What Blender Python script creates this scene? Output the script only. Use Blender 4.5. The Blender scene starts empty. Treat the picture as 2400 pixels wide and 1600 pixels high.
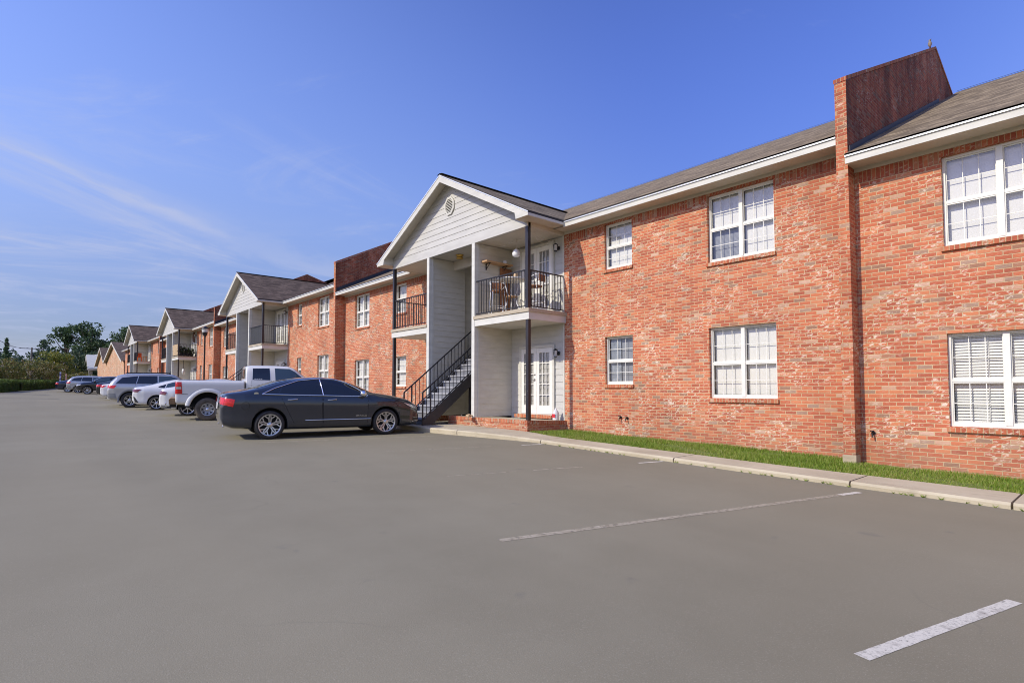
import bpy, bmesh, math, random
from mathutils import Vector, Matrix, Euler
from mathutils.bvhtree import BVHTree
R = math.radians
scene = bpy.context.scene
COL = scene.collection

# ----------------------------------------------------------------------------- helpers
def tag(o, label=None, cat=None, group=None, kind=None):
    if label: o['label'] = label
    if cat: o['category'] = cat
    if group: o['group'] = group
    if kind: o['kind'] = kind
    return o

def empty(name, loc=(0, 0, 0), rz=0.0, parent=None):
    o = bpy.data.objects.new(name, None); COL.objects.link(o)
    o.empty_display_size = 0.2
    o.location = loc; o.rotation_euler = (0, 0, rz)
    if parent: o.parent = parent
    return o

def thing(name, label, cat, loc=(0, 0, 0), rz=0.0, group=None):
    return tag(empty(name, loc, rz), label, cat, group)

def absloc(o):
    v = Vector((0, 0, 0))
    while o is not None:
        v += Vector(o.location); o = o.parent
    return v

XF = [0., 1.]     # centre and stretch along the facade of the porch being built
class MB:
    """collects faces; build() links them as ONE mesh object"""
    def __init__(s): s.v = []; s.f = []; s.m = []; s.sm = []
    def add(s, vs, fs, mi=0, smooth=False):
        b = len(s.v); s.v.extend([tuple(p) for p in vs])
        for f in fs:
            s.f.append([b + i for i in f]); s.m.append(mi); s.sm.append(smooth)
    def quad(s, a, b, c, d, mi=0): s.add([a, b, c, d], [(0, 1, 2, 3)], mi)
    def poly(s, pts, mi=0): s.add(pts, [tuple(range(len(pts)))], mi)
    def box(s, x0, x1, y0, y1, z0, z1, mi=0):
        vs = [(x, y, z) for z in (z0, z1) for y in (y0, y1) for x in (x0, x1)]
        s.add(vs, [(0, 2, 3, 1), (4, 5, 7, 6), (0, 1, 5, 4), (2, 6, 7, 3), (0, 4, 6, 2), (1, 3, 7, 5)], mi)
    def prism(s, pts, axis, a, b, mi=0):
        """extrude a 2D polygon along axis 0/1/2 from a to b"""
        def mk(p, t):
            q = list(p); q.insert(axis, t); return tuple(q)
        n = len(pts)
        vs = [mk(p, a) for p in pts] + [mk(p, b) for p in pts]
        fs = [tuple(range(n))[::-1], tuple(range(n, 2 * n))] + [(i, (i + 1) % n, n + (i + 1) % n, n + i) for i in range(n)]
        s.add(vs, fs, mi)
    def beam(s, a, b, w, h, mi=0, up=(0, 0, 1)):
        a = Vector(a); b = Vector(b); d = (b - a).normalized(); up = Vector(up)
        if abs(d.dot(up)) > .99: up = Vector((0, 1, 0))
        r = d.cross(up).normalized() * (w / 2); u = r.cross(d).normalized() * (h / 2)
        vs = [a - r - u, a + r - u, a + r + u, a - r + u, b - r - u, b + r - u, b + r + u, b - r + u]
        s.add(vs, [(0, 3, 2, 1), (4, 5, 6, 7), (0, 1, 5, 4), (1, 2, 6, 5), (2, 3, 7, 6), (3, 0, 4, 7)], mi)
    def tube(s, pts, rad, n=8, mi=0, cap=True):
        pts = [Vector(p) for p in pts]; rings = []
        rads = rad if isinstance(rad, (list, tuple)) else [rad] * len(pts)
        for i, p in enumerate(pts):
            d = (pts[min(i + 1, len(pts) - 1)] - pts[max(i - 1, 0)]).normalized()
            up = Vector((0, 0, 1)) if abs(d.z) < .95 else Vector((1, 0, 0))
            r = d.cross(up).normalized(); u = r.cross(d).normalized()
            rings.append([p + (r * math.cos(t) + u * math.sin(t)) * rads[i] for t in [2 * math.pi * k / n for k in range(n)]])
        vs = [q for rg in rings for q in rg]; fs = []
        for i in range(len(pts) - 1):
            for k in range(n):
                fs.append((i * n + k, i * n + (k + 1) % n, (i + 1) * n + (k + 1) % n, (i + 1) * n + k))
        s.add(vs, fs, mi, True)
        if cap:
            s.add(rings[0], [tuple(range(n))[::-1]], mi); s.add(rings[-1], [tuple(range(n))], mi)
    def lathe(s, prof, c=(0, 0, 0), n=20, mi=0, axis=2, smooth=True):
        """prof: (radius, height) pairs"""
        vs = []
        for r, h in prof:
            for k in range(n):
                t = 2 * math.pi * k / n
                p = [r * math.cos(t), r * math.sin(t)]; p.insert(axis, h)
                vs.append((p[0] + c[0], p[1] + c[1], p[2] + c[2]))
        fs = [(i * n + k, i * n + (k + 1) % n, (i + 1) * n + (k + 1) % n, (i + 1) * n + k) for i in range(len(prof) - 1) for k in range(n)]
        s.add(vs, fs, mi, smooth)
    def build(s, name, mats, parent=None, local=False, fix=False):
        me = bpy.data.meshes.new(name)
        vs = s.v
        if XF[1] != 1.: vs = [(XF[0] + (p[0] - XF[0]) * XF[1], p[1], p[2]) for p in vs]
        if parent is not None and not local:
            L = absloc(parent); vs = [(p[0] - L.x, p[1] - L.y, p[2] - L.z) for p in vs]
        me.from_pydata(vs, [], s.f)
        for mt in (mats if isinstance(mats, (list, tuple)) else [mats]): me.materials.append(mt)
        me.polygons.foreach_set('material_index', s.m); me.polygons.foreach_set('use_smooth', s.sm)
        if fix:
            b = bmesh.new(); b.from_mesh(me); bmesh.ops.recalc_face_normals(b, faces=b.faces); b.to_mesh(me); b.free()
        me.update()
        o = bpy.data.objects.new(name, me); COL.objects.link(o)
        if parent is not None: o.parent = parent
        return o

def lerp(a, b, t): return a + (b - a) * t
def interp(tab, x):
    if x <= tab[0][0]: return tab[0][1]
    for (a, va), (b, vb) in zip(tab, tab[1:]):
        if x <= b: return lerp(va, vb, (x - a) / (b - a))
    return tab[-1][1]

# ----------------------------------------------------------------------------- materials
class NT:
    def __init__(s, name):
        s.mat = bpy.data.materials.new(name); s.mat.use_nodes = True
        s.t = s.mat.node_tree; s.b = s.t.nodes['Principled BSDF']; s.out = s.t.nodes['Material Output']
    def n(s, typ, **kw):
        x = s.t.nodes.new(typ)
        for k, v in kw.items(): setattr(x, k, v)
        return x
    def l(s, a, b): s.t.links.new(a, b)
    def put(s, sock, v):
        if hasattr(v, 'is_linked') or hasattr(v, 'node'): s.l(v, sock)
        else: sock.default_value = v
    def math(s, op, a, b=None, c=None, clamp=False):
        x = s.n('ShaderNodeMath', operation=op); x.use_clamp = clamp
        s.put(x.inputs[0], a)
        if b is not None: s.put(x.inputs[1], b)
        if c is not None: s.put(x.inputs[2], c)
        return x.outputs[0]
    def mix(s, f, a, b, mode='MIX'):
        x = s.n('ShaderNodeMix', data_type='RGBA', blend_type=mode)
        s.put(x.inputs['Factor'], f)
        s.put(x.inputs[6], a); s.put(x.inputs[7], b)
        return x.outputs[2]
    def ramp(s, f, stops, interp='LINEAR'):
        x = s.n('ShaderNodeValToRGB'); x.color_ramp.interpolation = interp
        e = x.color_ramp.elements
        while len(e) < len(stops): e.new(.5)
        for i, (p, c) in enumerate(stops):
            e[i].position = p; e[i].color = (*c, 1) if len(c) == 3 else c
        s.put(x.inputs[0], f); return x.outputs[0]
    def maprange(s, v, a, b, c=0., d=1., smooth=False):
        x = s.n('ShaderNodeMapRange'); x.interpolation_type = 'SMOOTHSTEP' if smooth else 'LINEAR'
        s.put(x.inputs[0], v)
        for i, q in enumerate((a, b, c, d)): x.inputs[i + 1].default_value = q
        return x.outputs[0]
    def noise(s, vec, scale, detail=3, rough=.55, dim='3D'):
        x = s.n('ShaderNodeTexNoise', noise_dimensions=dim)
        if vec is not None: s.l(vec, x.inputs['Vector'])
        x.inputs['Scale'].default_value = scale; x.inputs['Detail'].default_value = detail; x.inputs['Roughness'].default_value = rough
        return x.outputs['Fac']
    def pos(s): return s.n('ShaderNodeNewGeometry').outputs['Position']
    def obj(s): return s.n('ShaderNodeTexCoord').outputs['Object']
    def vmul(s, v, k):
        x = s.n('ShaderNodeVectorMath', operation='MULTIPLY'); s.l(v, x.inputs[0]); x.inputs[1].default_value = k; return x.outputs[0]
    def bump(s, h, strength=.5, dist=.01):
        x = s.n('ShaderNodeBump'); x.inputs['Strength'].default_value = strength; x.inputs['Distance'].default_value = dist
        s.l(h, x.inputs['Height']); s.l(x.outputs[0], s.b.inputs['Normal'])
    def base(s, c):
        s.put(s.b.inputs['Base Color'], (*c, 1) if isinstance(c, tuple) and len(c) == 3 else c)
    def set(s, **kw):
        for k, v in kw.items(): s.put(s.b.inputs[k.replace('_', ' ')], v)
        return s.mat

def plain(name, c, rough=.6, metal=0., var=.12, scale=6., coat=0., spec=.5, bump=0.):
    t = NT(name); p = t.obj()
    n = t.noise(p, scale, 4)
    k = t.maprange(n, .3, .7, 1 - var, 1 + var)
    x = t.n('ShaderNodeVectorMath', operation='SCALE'); x.inputs[0].default_value = c; t.l(k, x.inputs['Scale'])
    t.base(x.outputs[0])
    t.set(Roughness=rough, Metallic=metal)
    t.b.inputs['Coat Weight'].default_value = coat; t.b.inputs['Coat Roughness'].default_value = .03
    t.b.inputs['Specular IOR Level'].default_value = spec
    if bump: t.bump(n, bump, .01)
    return t.mat

BL, CH = .2032, .0677
def brick_mat(name, kind='run', stain=0., tint=(1, 1, 1)):
    t = NT(name); P = t.pos()
    sp = t.n('ShaderNodeSeparateXYZ'); t.l(P, sp.inputs[0])
    u = t.math('ADD', sp.outputs[0], sp.outputs[1]); v = sp.outputs[2]
    if kind == 'run':
        r = t.math('DIVIDE', v, CH); row = t.math('FLOOR', r); fv = t.math('SUBTRACT', r, row)
        uu = t.math('DIVIDE', u, BL); uu = t.math('ADD', uu, t.math('MULTIPLY', t.math('MODULO', t.math('ABSOLUTE', row), 2.), .5))
        col = t.math('FLOOR', uu); fu = t.math('SUBTRACT', uu, col)
        du = t.math('MULTIPLY', t.math('MINIMUM', fu, t.math('SUBTRACT', 1., fu)), BL)
        dv = t.math('MULTIPLY', t.math('MINIMUM', fv, t.math('SUBTRACT', 1., fv)), CH)
    else:
        uu = t.math('DIVIDE', u, CH); col = t.math('FLOOR', uu); fu = t.math('SUBTRACT', uu, col); row = 3.
        du = t.math('MULTIPLY', t.math('MINIMUM', fu, t.math('SUBTRACT', 1., fu)), CH); dv = 1.
    wob = t.math('MULTIPLY', t.math('SUBTRACT', t.noise(P, 30, 2), .5), .006)
    d = t.math('ADD', t.math('MINIMUM', du, dv), wob)
    mort = t.maprange(d, .0046, .0076, 1., 0.)
    cm = t.n('ShaderNodeCombineXYZ'); t.put(cm.inputs[0], col); t.put(cm.inputs[1], row)
    wn = t.n('ShaderNodeTexWhiteNoise', noise_dimensions='2D'); t.l(cm.outputs[0], wn.inputs['Vector'])
    c = t.ramp(wn.outputs['Value'], [(0., (.32, .055, .030)), (.2, (.42, .080, .038)), (.45, (.48, .104, .046)), (.66, (.54, .140, .060)),
        (.80, (.59, .195, .085)), (.875, (.47, .21, .125)), (.915, (.20, .115, .078)), (.96, (.34, .25, .19)), (.98, (.54, .32, .21)), (1., (.58, .40, .30))])
    # tumbled grain inside each brick
    g = t.noise(P, 55, 4, .65)
    c = t.mix(t.maprange(g, .35, .75, 0., .34), c, (.56, .17, .085, 1))
    c = t.mix(.13, c, (.60, .36, .22, 1))
    cl = t.maprange(t.noise(P, 1.5, 2), .44, .60, .10, 1.)       # clusters of lime smears
    sc = t.n('ShaderNodeCombineXYZ')
    t.l(t.math('ADD', t.math('MULTIPLY', u, 1.), t.math('MULTIPLY', v, 1.1)), sc.inputs[0]); t.l(t.math('MULTIPLY', t.math('SUBTRACT', v, t.math('MULTIPLY', u, .4)), 2.6), sc.inputs[1])
    t.l(t.math('MULTIPLY', wn.outputs['Value'], 37.), sc.inputs[2])
    sm = t.maprange(t.noise(sc.outputs[0], 8, 4, .68), .53, .62, 0., .95)
    c = t.mix(t.math('MULTIPLY', sm, cl), c, (.74, .60, .47, 1))
    mcol = t.mix(t.noise(P, 3, 3), (.50, .335, .18, 1), (.64, .47, .285, 1))
    c = t.mix(mort, c, mcol)
    big = t.maprange(t.noise(P, .7, 3), .25, .75, .82, 1.12)
    x = t.n('ShaderNodeVectorMath', operation='SCALE'); t.l(c, x.inputs[0]); t.l(big, x.inputs['Scale']); c = x.outputs[0]
    wet = t.maprange(t.math('ADD', v, t.math('MULTIPLY', t.noise(P, 1.7, 4, .6), .9)), -1.0, -.25, .42, 0.)
    if kind == 'run': c = t.mix(wet, c, (.30, .185, .115, 1))
    strk = t.maprange(t.noise(t.vmul(P, (2.4, 2.4, .16)), 1.5, 4, .6), .56, .74, 0., .28)
    c = t.mix(strk, c, (.22, .10, .06, 1))
    c = t.mix(1., c, (*tint, 1), 'MULTIPLY')
    if stain:
        st = t.n('ShaderNodeVectorMath', operation='MULTIPLY'); t.l(P, st.inputs[0]); st.inputs[1].default_value = (1.2, 1.2, .35)
        m = t.maprange(t.noise(st.outputs[0], 1.3, 5, .65), .36, .60, .0, 1.)
        c = t.mix(t.math('MULTIPLY', m, stain), c, (.028, .015, .014, 1))
    t.base(c); t.set(Roughness=.9)
    t.b.inputs['Specular IOR Level'].default_value = .25
    h = t.math('ADD', t.math('MULTIPLY', mort, -1.), t.math('MULTIPLY', t.math('ADD', g, wn.outputs['Value']), .5))
    t.bump(h, .55, .008)
    return t.mat

def shingle_mat(name, ca, cb):
    t = NT(name); P = t.pos(); sp = t.n('ShaderNodeSeparateXYZ'); t.l(P, sp.inputs[0])
    v = t.math('DIVIDE', sp.outputs[2], .062); row = t.math('FLOOR', v); fv = t.math('SUBTRACT', v, row)
    u = t.math('ADD', sp.outputs[0], t.math('MULTIPLY', sp.outputs[1], 1.))
    uu = t.math('ADD', t.math('DIVIDE', u, .33), t.math('MULTIPLY', row, .37)); col = t.math('FLOOR', uu)
    cm = t.n('ShaderNodeCombineXYZ'); t.l(col, cm.inputs[0]); t.l(row, cm.inputs[1])
    wn = t.n('ShaderNodeTexWhiteNoise', noise_dimensions='2D'); t.l(cm.outputs[0], wn.inputs['Vector'])
    c = t.mix(wn.outputs['Value'], (*ca, 1), (*cb, 1))
    c = t.mix(t.maprange(t.noise(t.vmul(P, (1., 1., 4.)), 2.4, 5, .7), .44, .62, 0., .55), c, (ca[0] * .9, ca[1] * .9, ca[2] * .9, 1))
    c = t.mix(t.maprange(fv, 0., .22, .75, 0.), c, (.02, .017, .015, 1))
    bl_ = t.noise(t.vmul(P, (1., .55, .55)), 3.4, 4, .7)
    c = t.mix(t.maprange(bl_, .47, .60, 0., .75), c, (ca[0] * .55, ca[1] * .55, ca[2] * .55, 1))
    gr = t.noise(P, 130, 2, .7)
    c = t.mix(t.maprange(gr, .3, .7, 0., .35), c, (cb[0] * 1.35, cb[1] * 1.35, cb[2] * 1.35, 1))
    t.base(c); t.set(Roughness=.95); t.b.inputs['Specular IOR Level'].default_value = .2
    t.bump(t.math('ADD', fv, t.math('MULTIPLY', wn.outputs['Value'], .5)), .5, .012)
    return t.mat

def asphalt_mat():
    t = NT('worn_asphalt'); P = t.pos()
    big = t.noise(P, .16, 4, .6); mid = t.noise(P, 1.1, 5, .6); fine = t.noise(P, 120, 3, .75)
    c = t.mix(t.maprange(big, .3, .7), (.222, .195, .130, 1), (.264, .240, .168, 1))
    c = t.mix(t.maprange(mid, .35, .7, 0., .42), c, (.190, .169, .112, 1))
    # oil drips down the middle of stalls and lane wear
    st = t.vmul(P, (.05, .55, 1.))
    lane = t.noise(st, 1.0, 3)
    c = t.mix(t.maprange(lane, .40, .66, 0., .30), c, (.300, .264, .178, 1))
    c = t.mix(t.maprange(t.noise(P, 2.6, 3), .70, .78, 0., .30), c, (.12, .112, .105, 1))
    sp = t.maprange(fine, .56, .74); c = t.mix(t.math('MULTIPLY', sp, .55), c, (.44, .40, .32, 1))
    sp2 = t.maprange(fine, .40, .22); c = t.mix(t.math('MULTIPLY', sp2, .45), c, (.085, .08, .078, 1))
    # hairline cracks
    vo = t.n('ShaderNodeTexVoronoi', feature='DISTANCE_TO_EDGE'); vo.inputs['Scale'].default_value = .22
    ds = t.n('ShaderNodeVectorMath', operation='ADD'); nz = t.n('ShaderNodeTexNoise'); nz.inputs['Scale'].default_value = 1.2; t.l(P, nz.inputs['Vector'])
    t.l(P, ds.inputs[0]); t.l(nz.outputs['Color'], ds.inputs[1]); t.l(ds.outputs[0], vo.inputs['Vector'])
    cr = t.math('MULTIPLY', t.maprange(vo.outputs['Distance'], .0, .004, 1., 0.), t.maprange(t.noise(P, .4, 2), .52, .62))
    c = t.mix(t.math('MULTIPLY', cr, .22), c, (.11, .10, .08, 1))
    t.base(c); t.set(Roughness=.88); t.b.inputs['Specular IOR Level'].default_value = .3
    t.bump(t.math('ADD', fine, t.math('MULTIPLY', mid, .3)), .30, .006)
    return t.mat

def paint_line_mat(worn):
    t = NT('worn_line_paint' if worn else 'line_paint'); P = t.pos()
    w = t.noise(P, 9, 5, .7); f = t.noise(P, 60, 3, .7)
    if worn:
        m = t.math('MULTIPLY', t.maprange(w, .42, .66), t.maprange(f, .35, .6, .25, 1.))
        c = t.mix(m, (.37, .32, .225, 1), (.52, .455, .345, 1))
    else:
        m = t.math('MULTIPLY', t.maprange(w, .34, .50, .3, 1.), t.maprange(f, .28, .45, .35, 1.))
        c = t.mix(m, (.235, .205, .165, 1), (.64, .60, .50, 1))
    t.base(c); t.set(Roughness=.85)
    tr = t.n('ShaderNodeBsdfTransparent'); mx = t.n('ShaderNodeMixShader')
    t.l(t.maprange(t.noise(P, 34, 5, .75), .30, .46, .25, 1.) if not worn else t.maprange(t.noise(P, 17, 5, .75), .33, .50, .12, .92), mx.inputs[0]); t.l(tr.outputs[0], mx.inputs[1]); t.l(t.b.outputs[0], mx.inputs[2]); t.l(mx.outputs[0], t.out.inputs[0])
    return t.mat

def glass_mat(name, tint=(.9, .95, 1.), opac=.12, rough=.02):
    """thin window pane: mostly clear, mirror-like at grazing angles"""
    t = NT(name); nt = t.t
    tr = t.n('ShaderNodeBsdfTransparent'); tr.inputs[0].default_value = (*tint, 1)
    gl = t.n('ShaderNodeBsdfGlossy'); gl.inputs['Roughness'].default_value = rough; gl.inputs[0].default_value = (1, 1, 1, 1)
    lw = t.n('ShaderNodeFresnel'); lw.inputs[0].default_value = 1.6
    f = t.math('ADD', t.math('MULTIPLY', lw.outputs[0], .9), opac, clamp=True)
    mx = t.n('ShaderNodeMixShader'); t.l(f, mx.inputs[0]); t.l(tr.outputs[0], mx.inputs[1]); t.l(gl.outputs[0], mx.inputs[2])
    t.l(mx.outputs[0], t.out.inputs[0])
    return t.mat

def leaf_mat(name, cols, rough=.55, trans=.25):
    t = NT(name); g = t.n('ShaderNodeNewGeometry')
    n = t.noise(g.outputs['Position'], .55, 2)
    v = t.math('ADD', t.math('MULTIPLY', g.outputs['Random Per Island'], .62), t.math('MULTIPLY', n, .5), clamp=True)
    k = len(cols) - 1
    c = t.ramp(v, [(.12 + .8 * i / k, cc) for i, cc in enumerate(cols)])
    t.base(c); t.set(Roughness=rough); t.b.inputs['Specular IOR Level'].default_value = .3
    tl = t.n('ShaderNodeBsdfTranslucent'); t.l(c, tl.inputs[0])
    mx = t.n('ShaderNodeMixShader'); mx.inputs[0].default_value = trans
    t.l(t.b.outputs[0], mx.inputs[1]); t.l(tl.outputs[0], mx.inputs[2]); t.l(mx.outputs[0], t.out.inputs[0])
    return t.mat

def car_paint(name, c, metal=.35, rough=.32, dirt=.0, dust=.8):
    t = NT(name); P = t.obj()
    fl = t.noise(P, 900, 1)
    cc = t.mix(t.maprange(fl, .35, .65, 0., .12), (*c, 1), (min(1, c[0] * 1.5 + .02), min(1, c[1] * 1.5 + .02), min(1, c[2] * 1.5 + .02), 1))
    d = t.maprange(t.noise(P, 2.2, 4), .35, .75, .0, .10)
    sp = t.n('ShaderNodeSeparateXYZ'); t.l(P, sp.inputs[0])
    low = t.maprange(sp.outputs[2], .15, .6, .16 + dirt, 0.)
    cc = t.mix(t.math('MULTIPLY', t.math('ADD', d, low), dust), cc, (.26, .235, .2, 1))
    t.base(cc); t.set(Metallic=metal, Roughness=rough)
    t.b.inputs['Coat Weight'].default_value = 1.; t.b.inputs['Coat Roughness'].default_value = .04
    return t.mat

def siding_mat(name, c):
    t = NT(name); P = t.pos()
    n = t.noise(t.vmul(P, (1., 1., 4.)), 2.2, 4); g = t.noise(t.vmul(P, (3, 3, 60)), 3, 3)
    k = t.math('ADD', t.maprange(n, .3, .7, .90, 1.05), t.maprange(g, .3, .7, -.02, .02))
    x = t.n('ShaderNodeVectorMath', operation='SCALE'); x.inputs[0].default_value = c; t.l(k, x.inputs['Scale'])
    t.base(x.outputs[0]); t.set(Roughness=.55); t.b.inputs['Specular IOR Level'].default_value = .35
    t.bump(g, .15, .004)
    return t.mat

def wood_mat(name, a, b, sc=(3, 3, 40)):
    t = NT(name); P = t.obj(); n = t.noise(t.vmul(P, sc), 1.5, 5, .6)
    t.base(t.mix(t.maprange(n, .3, .7), (*a, 1), (*b, 1))); t.set(Roughness=.65); t.bump(n, .2, .004)
    return t.mat

def concrete_mat(name, a, b):
    t = NT(name); P = t.pos()
    n = t.noise(P, .9, 5, .6); f = t.noise(P, 40, 4, .7); s = t.noise(t.vmul(P, (1., 3., 3.)), 2.4, 5, .65)
    c = t.mix(t.maprange(n, .3, .7), (*a, 1), (*b, 1))
    c = t.mix(t.maprange(s, .55, .75, 0., .5), c, (a[0] * .55, a[1] * .53, a[2] * .5, 1))
    c = t.mix(t.maprange(f, .6, .8, 0., .35), c, (b[0] * .6, b[1] * .6, b[2] * .6, 1))
    t.base(c); t.set(Roughness=.9); t.bump(f, .45, .008)
    return t.mat

def ground_mat():
    t = NT('grassy_ground'); P = t.pos()
    n = t.noise(P, .25, 5); f = t.noise(P, 14, 4)
    c = t.mix(n, (.07, .10, .035, 1), (.13, .12, .06, 1)); c = t.mix(t.maprange(f, .3, .7, 0., .5), c, (.045, .06, .02, 1))
    t.base(c); t.set(Roughness=.95); return t.mat

def soil_mat():
    t = NT('lawn_soil'); P = t.pos()
    f = t.noise(P, 25, 4); n = t.noise(P, 2.2, 3)
    c = t.mix(t.maprange(f, .3, .7), (.10, .15, .02, 1), (.17, .21, .045, 1)); c = t.mix(t.maprange(n, .55, .75, 0., .6), c, (.20, .155, .075, 1))
    t.base(c); t.set(Roughness=.95); t.bump(f, .6, .02); return t.mat

M = {}
M['brick'] = brick_mat('red_brick')
M['brick_pier'] = brick_mat('pier_brick', tint=(.95, .9, .86))
M['brick_stain'] = brick_mat('stained_brick', stain=.62, tint=(.80, .66, .66))
M['brick_soldier'] = brick_mat('soldier_brick', 'soldier', tint=(.78, .72, .72))
M['brick_sill'] = brick_mat('sill_brick', 'soldier', tint=(.92, .88, .84))
M['brick_pale'] = brick_mat('pale_brick', tint=(1.08, 1.45, 1.55))
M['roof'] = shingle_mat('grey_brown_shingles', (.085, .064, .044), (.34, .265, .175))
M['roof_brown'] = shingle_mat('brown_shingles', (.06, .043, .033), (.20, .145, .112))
M['ridge'] = plain('ridge_cap_black', (.03, .028, .028), .8)
M['asphalt'] = asphalt_mat(); M['line'] = paint_line_mat(False); M['line_worn'] = paint_line_mat(True)
M['tar'] = plain('tar_seal', (.11, .10, .085), .8, var=.4, scale=2)
M['concrete'] = concrete_mat('kerb_concrete', (.43, .365, .245), (.56, .49, .345))
M['footing'] = concrete_mat('footing_concrete', (.42, .34, .23), (.52, .44, .31))
M['ground'] = ground_mat(); M['soil'] = soil_mat()
M['siding'] = siding_mat('greige_siding', (.545, .53, .485)); M['siding_grey'] = siding_mat('grey_siding', (.62, .585, .50))
M['trim'] = siding_mat('trim_paint', (.61, .59, .52)); M['trim_white'] = siding_mat('white_trim_paint', (.66, .645, .58))
M['soffit'] = siding_mat('soffit_paint', (.60, .55, .46))
M['drip'] = plain('drip_edge_metal', (.80, .81, .83), .35, .3)
M['flash'] = plain('flashing_metal', (.035, .04, .055), .45, .4)
M['vinyl'] = plain('white_vinyl', (.74, .72, .645), .4, var=.04)
M['glass'] = glass_mat('window_glass', tint=(1, 1, 1), opac=.02)
def blind_mat(name, c, pitch, gap, dark):
    t = NT(name); sp = t.n('ShaderNodeSeparateXYZ'); P = t.pos(); t.l(P, sp.inputs[0])
    f = t.math('FRACT', t.math('DIVIDE', sp.outputs[2], pitch))
    m = t.maprange(f, 0., gap, 1., 0.)
    n = t.noise(t.vmul(P, (2.5, 2.5, .6)), 2., 3)
    cc = t.mix(t.maprange(n, .3, .7, 0., .25), (*c, 1), (c[0] * .90, c[1] * .92, c[2] * .95, 1))
    t.base(t.mix(m, cc, (*dark, 1))); t.set(Roughness=.6); t.bump(f, .3, .01); return t.mat
M['blind'] = blind_mat('white_mini_blind', (.97, .96, .91), .026, .12, (.86, .85, .83))
M['blind_dim'] = blind_mat('dim_mini_blind', (.36, .38, .42), .026, .40, (.12, .13, .16))  # greyed so the dimness of the room sits in the sheet's colour
M['blind_wood'] = plain('white_wood_slats', (.90, .90, .86), .5, var=.04)
M['curtain'] = plain('curtain_cloth', (.40, .44, .50), .8, var=.3, scale=7)
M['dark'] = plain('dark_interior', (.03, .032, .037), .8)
M['iron'] = plain('black_iron', (.022, .021, .024), .45, .2)
M['post'] = plain('black_brown_post', (.03, .026, .028), .35, .1)
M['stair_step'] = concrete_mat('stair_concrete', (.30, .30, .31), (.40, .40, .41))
M['shaded_riser'] = concrete_mat('shaded_riser', (.17, .175, .19), (.23, .235, .25)); M['stringer'] = plain('stringer_paint', (.042, .036, .036), .5)  # riser colour darkened to paint in the shade between the treads
M['deck_edge'] = wood_mat('weathered_deck_edge', (.40, .33, .23), (.52, .45, .33), (2, 14, 14))
M['door'] = plain('white_door', (.78, .76, .70), .4, var=.04)
M['brass'] = plain('brass', (.62, .40, .10), .3, 1.)
M['steel'] = plain('brushed_steel', (.55, .55, .56), .3, 1.)
M['chrome'] = plain('chrome', (.78, .79, .82), .12, 1., var=.03)
M['white_metal'] = plain('white_metal', (.80, .80, .79), .35)
M['wood'] = wood_mat('reddish_wood', (.22, .085, .035), (.36, .16, .07)); M['wood_pale'] = wood_mat('pale_wood', (.42, .24, .11), (.56, .34, .17))
M['ceramic'] = plain('white_ceramic', (.78, .78, .78), .3); M['tan'] = plain('tan_clay', (.52, .36, .20), .7)
M['lampglass'] = plain('lamp_glass', (.60, .60, .57), .15, coat=.5)
M['wire'] = plain('pale_wire', (.58, .52, .42), .6); M['jug'] = plain('jug_plastic', (.66, .66, .66), .35); M['red'] = plain('red_label', (.55, .03, .04), .5)
M['screen'] = plain('grey_screen', (.19, .195, .20), .8, var=.2, scale=40); M['card'] = plain('cardboard', (.46, .33, .19), .8, var=.2)
M['wicker'] = wood_mat('wicker', (.09, .04, .025), (.2, .1, .06), (40, 40, 40)); M['orange'] = plain('orange_plastic', (.80, .15, .02), .5)
M['purple'] = plain('purple_paint', (.10, .07, .32), .5); M['orange_pale'] = plain('pale_orange_paint', (.75, .48, .32), .6)
M['pole'] = concrete_mat('grey_pole', (.33, .34, .34), (.45, .46, .46)); M['pole_wood'] = wood_mat('pole_wood', (.10, .085, .075), (.18, .15, .13), (6, 6, 1))
M['bark'] = wood_mat('bark', (.10, .07, .05), (.21, .16, .12), (6, 6, 1.5)); M['bark_pale'] = wood_mat('pale_bark', (.30, .24, .18), (.46, .39, .31), (6, 6, 1.5))
M['leaf_pine'] = leaf_mat('pine_needles', [(.028, .052, .026), (.066, .112, .048), (.13, .195, .075)])
M['leaf_far'] = leaf_mat('far_leaves', [(.042, .068, .045), (.072, .112, .062), (.12, .165, .075)])  # lightened and blued, distance haze put into the leaf colour
M['leaf_myrtle'] = leaf_mat('myrtle_leaves', [(.05, .075, .018), (.125, .15, .034), (.21, .20, .05), (.27, .17, .065)])
M['leaf_yellow'] = leaf_mat('yellow_leaves', [(.06, .10, .02), (.16, .19, .03), (.34, .28, .04)])
M['leaf_dark'] = leaf_mat('dark_leaves', [(.018, .03, .014), (.040, .066, .024), (.075, .115, .036)])
M['leaf_hedge'] = leaf_mat('hedge_leaves', [(.035, .065, .012), (.09, .14, .022), (.17, .235, .04)])
M['blossom'] = plain('white_blossom', (.72, .66, .62), .7)
M['grass'] = leaf_mat('grass_blades', [(.085, .155, .014), (.165, .27, .025), (.27, .36, .05), (.42, .38, .14)], trans=.35)
M['tyre'] = plain('tyre_rubber', (.028, .027, .026), .75, var=.3, scale=12); M['tyre_dusty'] = plain('dusty_tyre', (.12, .098, .074), .9, var=.45, scale=5)
M['rim'] = plain('alloy_rim', (.60, .60, .61), .28, .9); M['rimdark'] = plain('rim_shadow', (.03, .03, .03), .6)
M['black'] = plain('black_plastic', (.02, .02, .021), .55); M['under'] = plain('underbody', (.012, .012, .012), .9)
M['grey_plastic'] = plain('grey_plastic', (.20, .205, .21), .5); M['bumper_brown'] = plain('mottled_brown', (.20, .12, .055), .75, var=.4)  # last one: brown with random mottling, for the pickup's rear bumper
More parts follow.
